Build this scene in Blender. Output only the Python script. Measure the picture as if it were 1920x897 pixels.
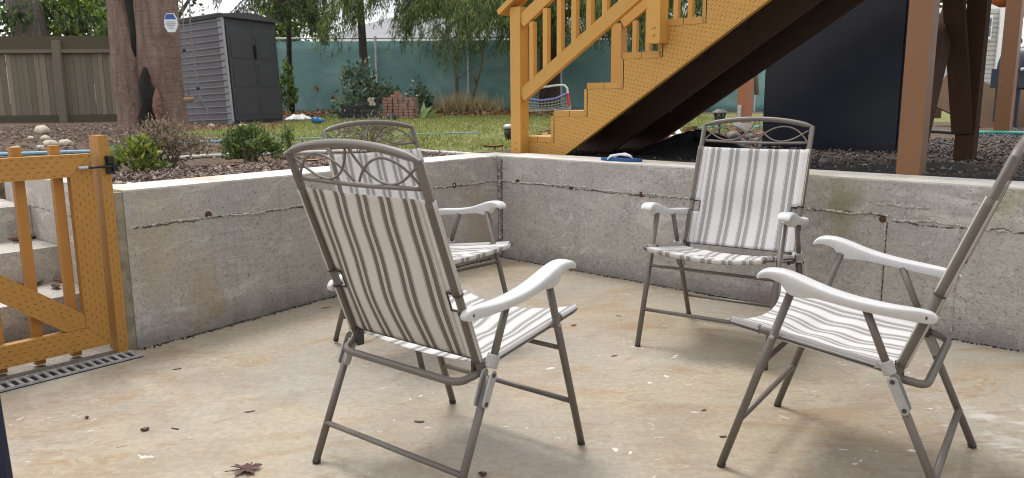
import bpy, math, random
import numpy as np
from mathutils import Vector, Matrix
R = math.radians
random.seed(7); rng = np.random.default_rng(7)
S = bpy.context.scene
for o in list(bpy.data.objects): bpy.data.objects.remove(o)

# ------------------------------------------------------------------ camera, sky, sun, exposure
EYE = 1.06; FPX = 1475.54; PITCH = R(10.2695); ROLL = R(-0.47723)
cd = bpy.data.cameras.new('camera'); cam = bpy.data.objects.new('camera', cd); S.collection.objects.link(cam)
cp, sp = math.cos(PITCH), math.sin(PITCH)
_r = Vector((1, 0, 0)); _f = Vector((0, cp, -sp)); _u = Vector((0, sp, cp))
cr, sr = math.cos(ROLL), math.sin(ROLL)
CR = cr*_r + sr*_u; CU = -sr*_r + cr*_u; CF = _f
cam.matrix_world = Matrix(((CR.x, CU.x, -CF.x, 0), (CR.y, CU.y, -CF.y, 0), (CR.z, CU.z, -CF.z, EYE), (0, 0, 0, 1)))
cd.sensor_width = 36; cd.sensor_fit = 'HORIZONTAL'; cd.lens = 36*FPX/1920; cd.clip_start = .05; cd.clip_end = 400
cd.dof.use_dof = True; cd.dof.focus_distance = 3.4; cd.dof.aperture_fstop = 5.6
S.camera = cam
W = bpy.data.worlds.new('World'); S.world = W; W.use_nodes = True
wn = W.node_tree; wn.nodes.clear()
SUN_EL, SUN_AZ = R(66), R(-30)          # azimuth from +Y towards +X
sky = wn.nodes.new('ShaderNodeTexSky'); sky.sky_type = 'NISHITA'; sky.sun_disc = False
sky.sun_elevation = SUN_EL; sky.sun_rotation = SUN_AZ; sky.air_density = 1.0; sky.dust_density = 3.0
hsv = wn.nodes.new('ShaderNodeHueSaturation'); hsv.inputs['Saturation'].default_value = .22; hsv.inputs['Value'].default_value = 1.0
tc = wn.nodes.new('ShaderNodeTexCoord'); nz = wn.nodes.new('ShaderNodeTexNoise'); nz.inputs['Scale'].default_value = 2.2; nz.inputs['Detail'].default_value = 6
rmp = wn.nodes.new('ShaderNodeValToRGB'); rmp.color_ramp.elements[0].position = .35; rmp.color_ramp.elements[1].position = .62
rmp.color_ramp.elements[0].color = (.0, .0, .0, 1); rmp.color_ramp.elements[1].color = (1, 1, 1, 1)
mxc = wn.nodes.new('ShaderNodeMix'); mxc.data_type = 'RGBA'; mxc.inputs['B'].default_value = (12.5, 12.6, 12.9, 1)
scl = wn.nodes.new('ShaderNodeMath'); scl.operation = 'MULTIPLY_ADD'; scl.inputs[1].default_value = .5; scl.inputs[2].default_value = .45
bg = wn.nodes.new('ShaderNodeBackground'); bg.inputs['Strength'].default_value = .10
out = wn.nodes.new('ShaderNodeOutputWorld'); L = wn.links.new
L(sky.outputs[0], hsv.inputs['Color']); L(tc.outputs['Generated'], nz.inputs['Vector']); L(nz.outputs[0], rmp.inputs[0])
L(rmp.outputs[0], scl.inputs[0]); L(scl.outputs[0], mxc.inputs['Factor']); L(hsv.outputs[0], mxc.inputs['A'])
L(mxc.outputs['Result'], bg.inputs['Color']); L(bg.outputs[0], out.inputs[0])
sl = bpy.data.lights.new('sun', 'SUN'); sl.energy = 1.5; sl.angle = R(16); sl.color = (1, .96, .9)
so = bpy.data.objects.new('sun', sl); S.collection.objects.link(so)
sd = Vector((math.sin(SUN_AZ)*math.cos(SUN_EL), math.cos(SUN_AZ)*math.cos(SUN_EL), math.sin(SUN_EL)))
so.rotation_euler = sd.to_track_quat('Z', 'Y').to_euler(); so.location = sd*30
S.view_settings.view_transform = 'Standard'; S.view_settings.look = 'None'; S.view_settings.gamma = 1
S.cycles.filter_width = 1.05
S.view_settings.exposure = 0.62; S.view_settings.use_curve_mapping = False

# ------------------------------------------------------------------ helpers
def V(*a): return Vector(a)
def ray(px, py): return CF + CR*((px-960)/FPX) + CU*((448.5-py)/FPX)
def at_z(px, py, z):
    d = ray(px, py); return V(0, 0, EYE) + d*((z-EYE)/d.z)
def at_y(px, py, Y):
    d = ray(px, py); return V(0, 0, EYE) + d*(Y/d.y)
C0 = V(-.08343, 5.1924, 0); AN = -.75429; LA = .0484
DR = V(math.cos(AN), math.sin(AN), 0); N = V(-DR.y, DR.x, 0)           # right wall: along, behind
DL = V(math.sin(AN+LA), -math.cos(AN+LA), 0); NL = V(-DL.y, DL.x, 0)
if NL.dot(-C0) < 0: NL = -NL
NB = -NL                                                               # behind the left wall
Z = V(0, 0, 1)
def wr(s, off, z=0): return C0 + DR*s + N*off + Z*z
def wlf(s, back, z=0): return C0 + DL*s + NB*back + Z*z
def on_r(px, py, off):                                                  # pixel on a plane parallel to the right wall
    d = ray(px, py); t = (C0.dot(N)+off)/(d.x*N.x+d.y*N.y); P = V(0, 0, EYE)+d*t
    return (P-C0).dot(DR), P.z
def sm(a, b, x):
    t = min(1, max(0, (x-a)/(b-a))); return t*t*(3-2*t)
def terr(x, y):
    return .648 - .05*sm(-3.5, -8, x)*sm(6, 12, y) + .05*sm(14, 19, y)*sm(6, -1, abs(x+2)) + .008*math.sin(x*1.7+1)*math.sin(y*1.3)
def G(px, py):
    z = .65
    for _ in range(8):
        P = at_z(px, py, z); z = terr(P.x, P.y)
    P.z = z; return P

class MB:
    def __init__(s): s.v = []; s.f = []; s.uv = []
    def add(s, vs, fs, uvs=None):
        b = len(s.v); s.v += [tuple(v) for v in vs]
        for i, f in enumerate(fs):
            s.f.append(tuple(b+k for k in f))
            s.uv.append(uvs[i] if uvs else [(0, 0)]*len(f))
    def box(s, c, ax, ay, az):                                          # corner and three edges; uv in metres, u along the longest edge
        c = Vector(c); ax, ay, az = Vector(ax), Vector(ay), Vector(az)
        if ax.cross(ay).dot(az) < 0: c = c+ax; ax = -ax
        P = lambda i, j, k: c+ax*i+ay*j+az*k
        o = random.random()*3
        for q, (e1, e2) in (([(0,0,0),(0,1,0),(1,1,0),(1,0,0)], (ay, ax)), ([(0,0,1),(1,0,1),(1,1,1),(0,1,1)], (ax, ay)), ([(0,0,0),(1,0,0),(1,0,1),(0,0,1)], (ax, az)),
                 ([(0,1,0),(0,1,1),(1,1,1),(1,1,0)], (az, ax)), ([(0,0,0),(0,0,1),(0,1,1),(0,1,0)], (az, ay)), ([(1,0,0),(1,1,0),(1,1,1),(1,0,1)], (ay, az))):
            l1, l2 = e1.length, e2.length
            u = [(0, 0), (l1, 0), (l1, l2), (0, l2)]
            if l1 < l2: u = [(b, a) for a, b in u]
            s.add([P(*x) for x in q], [(0, 1, 2, 3)], [[(a+o, b+o*.37) for a, b in u]])
    def bar(s, a, b, w, h, up=Z):                                       # rectangular bar a to b, w sideways, h along up
        a, b = Vector(a), Vector(b); d = (b-a).normalized(); sd_ = d.cross(Vector(up))
        sd_ = sd_.normalized() if sd_.length > 1e-5 else V(1, 0, 0); u = sd_.cross(d).normalized()
        s.box(a-sd_*w/2-u*h/2, b-a, sd_*w, u*h)
    def tube(s, pts, r, n=10, closed=False, caps=True, ell=None):
        pts = [Vector(p) for p in pts]; m = len(pts); rs = r if hasattr(r, '__len__') else [r]*m
        tan = []
        for i in range(m):
            a = pts[i-1] if (i > 0 or closed) else pts[i]; b = pts[(i+1) % m] if (i < m-1 or closed) else pts[i]
            t_ = b-a; tan.append(t_.normalized() if t_.length > 1e-9 else V(0, 0, 1))
        ref = V(0, 0, 1) if abs(tan[0].z) < .9 else V(1, 0, 0)
        u = tan[0].cross(ref).normalized(); rings = []; vs = []; ln = 0; us = []
        for i in range(m):
            u = (u-tan[i]*u.dot(tan[i])).normalized(); w = tan[i].cross(u)
            k = 1
            if 0 < i < m-1: 
                c_ = max(.5, math.sqrt(max(.05, (1+ (pts[i]-pts[i-1]).normalized().dot((pts[i+1]-pts[i]).normalized()))/2))); k = 1/c_ if c_ > .6 else 1.2
            for j in range(n):
                a = 2*math.pi*j/n; e = ell if ell else (1, 1)
                vs.append(pts[i]+u*(math.cos(a)*rs[i]*e[0])+w*(math.sin(a)*rs[i]*e[1]))
            if i: ln += (pts[i]-pts[i-1]).length
            us.append(ln)
        fs = []; uvs = []
        for i in range(m if closed else m-1):
            for j in range(n):
                k = (j+1) % n; i2 = (i+1) % m
                fs.append((i*n+j, i*n+k, i2*n+k, i2*n+j))
                c_ = 2*math.pi*rs[i]/n
                uvs.append([(us[i], j*c_), (us[i], (j+1)*c_), (us[i2], (j+1)*c_), (us[i2], j*c_)])
        if caps and not closed:
            fs.append(tuple(reversed(range(n)))); uvs.append([(0, 0)]*n); fs.append(tuple((m-1)*n+j for j in range(n))); uvs.append([(0, 0)]*n)
        s.add(vs, fs, uvs)
    def prism(s, poly, ext):                                            # polygon (3D points) extruded; uv = along first edge
        poly = [Vector(p) for p in poly]; e = Vector(ext); m = len(poly)
        nn = Vector((0, 0, 0))
        for i in range(m): nn += poly[i].cross(poly[(i+1) % m])
        if nn.dot(e) > 0: poly = poly[::-1]
        ud = (poly[1]-poly[0]).normalized(); nn = e.normalized(); vd = nn.cross(ud)
        uv = [((p-poly[0]).dot(ud), (p-poly[0]).dot(vd)) for p in poly]
        s.add(poly+[p+e for p in poly], [tuple(range(m)), tuple(reversed(range(m, 2*m)))], [uv, uv[::-1]])
        for i in range(m):
            j = (i+1) % m; l1 = (poly[j]-poly[i]).length
            s.add([poly[i], poly[i]+e, poly[j]+e, poly[j]], [(0, 1, 2, 3)], [[(0, 0), (0, e.length), (l1, e.length), (l1, 0)]])
    def disc(s, c, nrm, r, h, n=14):
        s.tube([Vector(c), Vector(c)+Vector(nrm).normalized()*h], r, n)
    def grid(s, fn, nu, nv, uvfn=None):
        vs = [fn(i/nu, j/nv) for j in range(nv+1) for i in range(nu+1)]; fs = []; uvs = []
        for j in range(nv):
            for i in range(nu):
                q = [(i, j), (i+1, j), (i+1, j+1), (i, j+1)]
                fs.append(tuple(b*(nu+1)+a for a, b in q)); uvs.append([uvfn(a/nu, b/nv) if uvfn else (a/nu, b/nv) for a, b in q])
        s.add(vs, fs, uvs)
    def build(s, name, mat, parent=None, bevel=0, smooth=False, solid=0, sub=0):
        me = bpy.data.meshes.new(name); org = V(0, 0, 0)
        if parent is None and s.v:
            A = np.array(s.v); org = Vector(((A[:, 0].min()+A[:, 0].max())/2, (A[:, 1].min()+A[:, 1].max())/2, A[:, 2].min()))
        me.from_pydata([Vector(v)-org for v in s.v] if parent is None else s.v, [], s.f)
        uvl = me.uv_layers.new(name='UVMap'); flat = [c for f in s.uv for uv in f for c in uv]
        if len(flat) == 2*len(uvl.data): uvl.data.foreach_set('uv', flat)
        o = bpy.data.objects.new(name, me); S.collection.objects.link(o); me.materials.append(mat)
        if parent is None: o.location = org
        else:
            o.parent = parent; o.matrix_parent_inverse = Matrix()
            if parent.type == 'MESH' or parent.get('_w'):
                p0 = root_loc(parent)
                if p0.length > 0:
                    me.transform(Matrix.Translation(-p0))
        if smooth: me.polygons.foreach_set('use_smooth', [True]*len(me.polygons))
        if solid: 
            m_ = o.modifiers.new('solid', 'SOLIDIFY'); m_.thickness = solid; m_.offset = 0
        if bevel:
            m_ = o.modifiers.new('bevel', 'BEVEL'); m_.width = bevel; m_.segments = 2; m_.limit_method = 'ANGLE'; m_.angle_limit = R(40)
        if sub:
            m_ = o.modifiers.new('sub', 'SUBSURF'); m_.levels = sub; m_.render_levels = sub
        return o
def root_loc(o):
    p = V(0, 0, 0)
    while o: p += o.location; o = o.parent
    return p
def np_mesh(name, v, f, mat, parent=None):
    v = np.asarray(v, dtype=np.float32); f = np.asarray(f, dtype=np.int32)
    org = np.zeros(3)
    if parent is None: org = np.array([(v[:, 0].min()+v[:, 0].max())/2, (v[:, 1].min()+v[:, 1].max())/2, v[:, 2].min()])
    else: org = np.array(root_loc(parent))
    v = (v-org).astype(np.float32)
    me = bpy.data.meshes.new(name); me.vertices.add(len(v)); me.vertices.foreach_set('co', v.ravel())
    k = f.shape[1]; me.loops.add(f.size); me.loops.foreach_set('vertex_index', f.ravel())
    me.polygons.add(len(f)); me.polygons.foreach_set('loop_start', np.arange(0, f.size, k)); me.polygons.foreach_set('loop_total', np.full(len(f), k))
    me.update(calc_edges=True); me.validate()
    o = bpy.data.objects.new(name, me); S.collection.objects.link(o); me.materials.append(mat)
    if parent is None: o.location = org
    else: o.parent = parent
    return o
def empty(name, loc, label, cat, group=None, rz=0):
    o = bpy.data.objects.new(name, None); S.collection.objects.link(o); o.location = loc; o.rotation_euler = (0, 0, rz); o['_w'] = 1
    o.empty_display_size = .1
    return tag(o, label, cat, group)
def tag(o, label, cat, group=None):
    o['label'] = label; o['category'] = cat
    if group: o['group'] = group
    return o
def kind(o, k, label=None):
    o['kind'] = k
    if label: o['label'] = label
    return o
def copy_tree(o, parent=None):
    c = o.copy(); S.collection.objects.link(c)
    if parent: c.parent = parent
    for ch in list(o.children): copy_tree(ch, c)
    return c

# ------------------------------------------------------------------ materials
class NM:
    def __init__(s, name):
        s.m = bpy.data.materials.new(name); s.m.use_nodes = True; s.t = s.m.node_tree; s.t.nodes.clear()
        s.o = s.t.nodes.new('ShaderNodeOutputMaterial'); s.b = s.t.nodes.new('ShaderNodeBsdfPrincipled'); s.t.links.new(s.b.outputs[0], s.o.inputs[0])
        s.tcn = s.t.nodes.new('ShaderNodeTexCoord'); s.geo = s.t.nodes.new('ShaderNodeNewGeometry')
        s.pos = s.geo.outputs['Position']; s.obj = s.tcn.outputs['Object']; s.uvc = s.tcn.outputs['UV']; s.rpi = s.geo.outputs['Random Per Island']
    def lk(s, val, inp):
        if isinstance(val, bpy.types.NodeSocket): s.t.links.new(val, inp)
        elif val is not None:
            if inp.type == 'RGBA' and len(val) == 3: val = (*val, 1)
            inp.default_value = val
    def mth(s, op, a, b=None, c=None, clamp=False):
        n = s.t.nodes.new('ShaderNodeMath'); n.operation = op; n.use_clamp = clamp
        for i, x in enumerate((a, b, c)):
            if x is not None: s.lk(x, n.inputs[i])
        return n.outputs[0]
    def mix(s, f, a, b, bt='MIX'):
        n = s.t.nodes.new('ShaderNodeMix'); n.data_type = 'RGBA'; n.blend_type = bt; n.clamp_factor = True
        s.lk(f, n.inputs[0]); s.lk(a, n.inputs[6]); s.lk(b, n.inputs[7]); return n.outputs[2]
    def ramp(s, f, st, ip='LINEAR'):
        n = s.t.nodes.new('ShaderNodeValToRGB'); e = n.color_ramp.elements; n.color_ramp.interpolation = ip
        while len(e) < len(st): e.new(.5)
        for el, (p, c) in zip(e, st):
            el.position = p; el.color = (c, c, c, 1) if not hasattr(c, '__len__') else (*c, 1)
        s.lk(f, n.inputs[0]); return n.outputs[0]
    def noise(s, vec, sc, det=4, ro=.55, dist=0, col=False):
        n = s.t.nodes.new('ShaderNodeTexNoise'); n.inputs['Scale'].default_value = sc; n.inputs['Detail'].default_value = det
        n.inputs['Roughness'].default_value = ro; n.inputs['Distortion'].default_value = dist; s.lk(vec, n.inputs['Vector']); return n.outputs[1 if col else 0]
    def vor(s, vec, sc, feat='F1', rnd=1, out='Distance'):
        n = s.t.nodes.new('ShaderNodeTexVoronoi'); n.feature = feat; n.inputs['Scale'].default_value = sc; n.inputs['Randomness'].default_value = rnd
        s.lk(vec, n.inputs['Vector']); return n.outputs[out]
    def mapv(s, vec, scale=(1, 1, 1), loc=(0, 0, 0), rot=(0, 0, 0)):
        n = s.t.nodes.new('ShaderNodeMapping'); s.lk(vec, n.inputs[0]); n.inputs[1].default_value = loc; n.inputs[2].default_value = rot; n.inputs[3].default_value = scale
        return n.outputs[0]
    def sep(s, vec):
        n = s.t.nodes.new('ShaderNodeSeparateXYZ'); s.lk(vec, n.inputs[0]); return n.outputs
    def comb(s, x, y, z):
        n = s.t.nodes.new('ShaderNodeCombineXYZ'); s.lk(x, n.inputs[0]); s.lk(y, n.inputs[1]); s.lk(z, n.inputs[2]); return n.outputs[0]
    def dot(s, vec, d):
        n = s.t.nodes.new('ShaderNodeVectorMath'); n.operation = 'DOT_PRODUCT'; s.lk(vec, n.inputs[0]); n.inputs[1].default_value = tuple(d); return n.outputs['Value']
    def dist(s, vec, p):
        n = s.t.nodes.new('ShaderNodeVectorMath'); n.operation = 'DISTANCE'; s.lk(vec, n.inputs[0]); n.inputs[1].default_value = tuple(p); return n.outputs['Value']
    def bump(s, h, st=.3, d=.01, nrm=None):
        n = s.t.nodes.new('ShaderNodeBump'); n.inputs['Strength'].default_value = st; n.inputs['Distance'].default_value = d; s.lk(h, n.inputs['Height'])
        if nrm: s.lk(nrm, n.inputs['Normal'])
        return n.outputs[0]
    def attr(s, name):
        n = s.t.nodes.new('ShaderNodeAttribute'); n.attribute_name = name; return n.outputs['Fac']
    def fin(s, col, rough=.7, nrm=None, metal=0, spec=.5):
        s.lk(col, s.b.inputs['Base Color']); s.lk(rough, s.b.inputs['Roughness']); s.b.inputs['Metallic'].default_value = metal
        s.b.inputs['Specular IOR Level'].default_value = spec
        if nrm is not None: s.lk(nrm, s.b.inputs['Normal'])
        return s.m
def plain(name, col, rough=.6, var=.15, sc=20, metal=0, bump=.15, spec=.4):
    k = NM(name); n = k.noise(k.pos, sc, 5); f = k.ramp(n, [(.3, 0), (.7, 1)])
    c = k.mix(f, tuple(x*(1-var) for x in col), tuple(min(1, x*(1+var)) for x in col))
    r = k.mth('MULTIPLY_ADD', n, .25, rough-.12)
    return k.fin(c, r, k.bump(k.noise(k.pos, sc*6, 3), bump, .004), metal, spec)

def mk_patio():
    k = NM('patio_concrete'); p = k.pos
    a = k.noise(p, .9, 6, .6, .4); b = k.noise(p, 3.1, 6, .65, .8); g = k.noise(p, 45, 4, .7)
    c = k.ramp(a, [(.28, (.265, .218, .155)), (.44, (.385, .325, .242)), (.56, (.345, .305, .245)), (.72, (.455, .395, .305))])
    st = k.noise(k.mapv(p, (1, 1.7, 1), rot=(0, 0, .6)), 1.6, 7, .62, 1.2)
    c = k.mix(k.mth('MULTIPLY', k.ramp(st, [(.51, 0), (.65, 1)]), .75), c, (.31, .21, .115))
    rust = k.noise(k.mapv(p, (1, 2.2, 1), (3, 1, 0), (0, 0, -.5)), 3.4, 8, .68, 1.6)
    c = k.mix(k.mth('MULTIPLY', k.ramp(rust, [(.57, 0), (.67, 1)]), .75), c, (.29, .18, .09))
    gry = k.noise(k.mapv(p, (1, 1, 1), (7, 3, 0)), 1.1, 6, .6, .5)
    c = k.mix(k.mth('MULTIPLY', k.ramp(gry, [(.45, 0), (.62, 1)]), .6), c, (.30, .277, .24))
    c = k.mix(k.mth('MULTIPLY', k.ramp(b, [(.36, 1), (.50, 0)]), .45), c, (.26, .22, .175))
    lines = k.noise(k.mapv(p, (1.2, 7, 1), rot=(0, 0, .35)), 5, 5, .7, .6)
    c = k.mix(k.mth('MULTIPLY', k.ramp(lines, [(.62, 0), (.70, 1)]), .35), c, (.27, .22, .16))
    c = k.mix(.35, c, k.ramp(g, [(.25, .18), (.75, .72)]), 'OVERLAY')
    # dark grit and scratches
    gp_ = k.mix(.2, p, k.noise(p, 30, 3, .6, 0, True)); v = k.vor(gp_, 30); vc = k.sep(k.vor(gp_, 30, out='Color'))
    gm = k.mth('MULTIPLY', k.mth('LESS_THAN', v, k.mth('MULTIPLY', vc[1], .16)), k.mth('GREATER_THAN', vc[0], .86))
    c = k.mix(k.mth('MULTIPLY', gm, .8), c, (.10, .075, .055))
    # scuffed muddy smears in drifts
    mz = k.ramp(k.noise(k.mapv(p, loc=(6, 2, 0)), 1.25, 4), [(.46, 0), (.58, 1)]); mu = k.noise(k.mapv(p, (1, 3.2, 1), (2, 5, 0), (0, 0, .25)), 9, 7, .72, .9)
    c = k.mix(k.mth('MULTIPLY', k.mth('MULTIPLY', mz, k.ramp(mu, [(.52, 0), (.64, 1)])), .7), c, (.23, .165, .105))
    # paint spots, elongated and irregular, in drifts
    wv = k.mix(.16, p, k.noise(p, 9, 3, .6, 0, True)); 
    zone = k.ramp(k.noise(k.mapv(p, loc=(2.3, 4.1, 0)), 1.0, 3), [(.42, .1), (.56, 1)])
    zone = k.mth('MAXIMUM', zone, k.mth('MULTIPLY_ADD', k.dist(p, at_z(420, 672, -.01)), -3.2, 1.5, True))
    zone = k.mth('MAXIMUM', zone, k.mth('MULTIPLY_ADD', k.dist(p, at_z(180, 850, -.01)), -2.6, 1.3, True))
    for sc, th, rn in ((9, .12, .74), (24, .14, .83)):
        q = k.mapv(wv, (1, 1.9, 1), (sc, 0, 0), (0, 0, .7)); v = k.vor(q, sc); vc = k.sep(k.vor(q, sc, out='Color'))
        m_ = k.mth('MULTIPLY', k.mth('LESS_THAN', v, k.mth('MULTIPLY', vc[1], th*1.6)), k.mth('GREATER_THAN', vc[0], rn))
        c = k.mix(k.mth('MULTIPLY', k.mth('MULTIPLY', m_, zone), .8), c, (.68, .66, .62))
    # brushed white smear at the right
    P = at_z(1915, 800, 0)
    ds = k.dist(p, P); br = k.noise(k.mapv(p, (3, 26, 1), rot=(0, 0, -.62)), 2.2, 5, .7); bl = k.noise(p, 4.5, 5, .6, .6)
    sm_ = k.mth('ADD', k.mth('MULTIPLY', ds, -2.9), k.mth('ADD', k.mth('MULTIPLY', br, .9), k.mth('MULTIPLY', bl, 1.1)))
    c = k.mix(k.mth('MULTIPLY', k.ramp(sm_, [(.30, 0), (.6, 1)]), k.mth('MULTIPLY', k.mth('MULTIPLY_ADD', k.ramp(br, [(.40, 0), (.60, 1)]), .3, .25), k.ramp(bl, [(.44, 0), (.56, 1)]))), c, (.66, .65, .64))
    for (x, y, w_) in ((1150, 272*2.0, .0),): pass
    wet = k.ramp(a, [(.3, .34), (.7, .58)])
    h = k.mth('ADD', k.mth('MULTIPLY', g, .5), k.mth('MULTIPLY', b, .6))
    return k.fin(c, wet, k.bump(h, .35, .006), 0, .45)
def mk_wall(tint=(1, 1, 1), pits=1.0, seed=0, name='wall_concrete'):
    k = NM(name); p = k.mapv(k.pos, loc=(seed*3.1, seed*1.7, 0)); z = k.sep(k.pos)[2]
    a = k.noise(p, 1.3, 6, .6, .5); b = k.noise(p, 6, 6, .65, .3); g = k.noise(p, 70, 3, .7)
    T = lambda *c: tuple(x*t for x, t in zip(c, tint))
    c = k.ramp(a, [(.28, T(.335, .32, .30)), (.43, T(.44, .42, .392)), (.58, T(.385, .37, .352)), (.72, T(.52, .498, .47))])
    bl = k.noise(k.mapv(p, (1, 1, 2.2), (4, 4, 4)), 3.2, 6, .7, .7)
    c = k.mix(k.mth('MULTIPLY', k.ramp(bl, [(.53, 0), (.62, 1)]), .65), c, T(.56, .535, .515))
    fk = k.noise(k.mapv(p, (1, 1, 1.5), (8, 1, 3)), 11, 6, .75, .5); c = k.mix(k.mth('MULTIPLY', k.mth('MULTIPLY', k.ramp(fk, [(.54, 0), (.6, 1)]), k.ramp(k.noise(p, 1.9, 3), [(.44, 0), (.56, 1)])), .5*pits), c, T(.60, .575, .56))
    # horizontal form-board streaks
    hs = k.noise(k.mapv(p, (1.2, 1.2, 26)), 2.6, 4, .6); c = k.mix(k.mth('MULTIPLY', k.ramp(hs, [(.55, 0), (.75, 1)]), .35), c, T(.22, .215, .21))
    vs = k.noise(k.mapv(p, (9, 9, .7)), 1.6, 4, .6); c = k.mix(k.mth('MULTIPLY', k.ramp(vs, [(.58, 0), (.74, 1)]), .35), c, T(.22, .21, .18))
    # darker towards the foot, with an uneven edge
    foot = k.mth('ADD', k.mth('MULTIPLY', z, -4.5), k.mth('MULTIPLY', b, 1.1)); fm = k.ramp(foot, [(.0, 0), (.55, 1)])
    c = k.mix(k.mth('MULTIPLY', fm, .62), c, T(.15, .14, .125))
    # air pits, denser low down
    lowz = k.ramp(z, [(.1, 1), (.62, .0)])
    hm = None
    for sc, th, rn in ((24, .13, .80), (55, .17, .60), (110, .2, .55)):
        v = k.vor(p, sc); vc = k.sep(k.vor(p, sc, out='Color'))
        lim = k.mth('SUBTRACT', rn+.07, k.mth('MULTIPLY', lowz, .22*pits))
        m_ = k.mth('MULTIPLY', k.mth('LESS_THAN', v, k.mth('MULTIPLY_ADD', vc[1], th, th*.5)), k.mth('GREATER_THAN', vc[0], lim))
        hm = m_ if hm is None else k.mth('MAXIMUM', hm, m_)
    c = k.mix(k.mth('MULTIPLY', hm, .52), c, T(.11, .095, .085))
    # scoured patches of fine pitting and thin horizontal scratches
    pp_ = k.noise(k.mapv(p, (1, 1, 1.6)), 48, 5, .75, .4); pz = k.ramp(k.noise(k.mapv(p, (1, 1, 1), (5, 8, 2)), 3.4, 5, .65), [(.42, 0), (.6, 1)])
    pk = k.mth('MULTIPLY', k.ramp(pp_, [(.56, 0), (.64, 1)]), k.mth('MAXIMUM', pz, k.mth('MULTIPLY', lowz, .8))); c = k.mix(k.mth('MULTIPLY', pk, .42*pits), c, T(.16, .15, .138))
    sc_ = k.noise(k.mapv(p, (5, 5, 130)), 1.6, 3, .6); c = k.mix(k.mth('MULTIPLY', k.ramp(sc_, [(.62, 0), (.70, 1)]), .3), c, T(.16, .152, .142)); c = k.mix(k.mth('MULTIPLY', k.ramp(sc_, [(.28, 1), (.36, 0)]), .25), c, T(.60, .58, .56))
    hm = k.mth('MAXIMUM', hm, k.mth('MULTIPLY', pk, .7))
    c = k.mix(.28, c, k.ramp(g, [(.25, .15), (.75, .8)]), 'OVERLAY')
    # ochre leach stains and green moss runs in places
    for P, rad, col in ((wlf(2.3, 0, .38), .22, (.36, .28, .15)), (wlf(2.1, 0, .17), .16, (.36, .27, .14)), (wr(2.22, 0, .58), .17, (.22, .20, .07)), (wr(2.24, 0, .50), .09, (.17, .18, .045)), (wr(2.9, 0, .63), .12, (.25, .24, .09)), (wlf(.2, 0, .22), .22, (.37, .29, .17))):
        pp = k.mapv(k.pos, (1, 1, .55)); Q = V(P.x, P.y, P.z*.55)
        f = k.mth('ADD', k.mth('MULTIPLY', k.dist(pp, Q), -1/rad), k.mth('MULTIPLY_ADD', b, 1.7, .1))
        c = k.mix(k.mth('MULTIPLY', k.ramp(f, [(.15, 0), (.75, 1)]), .42), c, col)
    h = k.mth('SUBTRACT', k.mth('MULTIPLY', b, .5), k.mth('MULTIPLY', hm, .8)); h = k.mth('ADD', h, k.mth('MULTIPLY', g, .25))
    return k.fin(c, .82, k.bump(h, .55, .006), 0, .3)
def mk_cap():
    k = NM('cap_concrete'); p = k.pos; a = k.noise(p, 2.5, 6, .6, .4); b = k.noise(p, 14, 5, .7)
    c = k.ramp(a, [(.3, (.45, .435, .405)), (.5, (.60, .585, .555)), (.7, (.52, .50, .46))])
    st = k.noise(k.mapv(p, loc=(3, 2, 1)), 1.7, 5, .6, .8); c = k.mix(k.mth('MULTIPLY', k.ramp(st, [(.52, 0), (.68, 1)]), .6), c, (.36, .27, .17))
    mo = k.noise(k.mapv(p, loc=(9, 2, 1)), 1.2, 5, .6, .8); c = k.mix(k.mth('MULTIPLY', k.ramp(mo, [(.55, 0), (.68, 1)]), .35), c, (.42, .42, .22))
    c = k.mix(.3, c, k.ramp(b, [(.3, .25), (.7, .7)]), 'OVERLAY')
    return k.fin(c, .8, k.bump(b, .4, .006), 0, .3)
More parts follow.
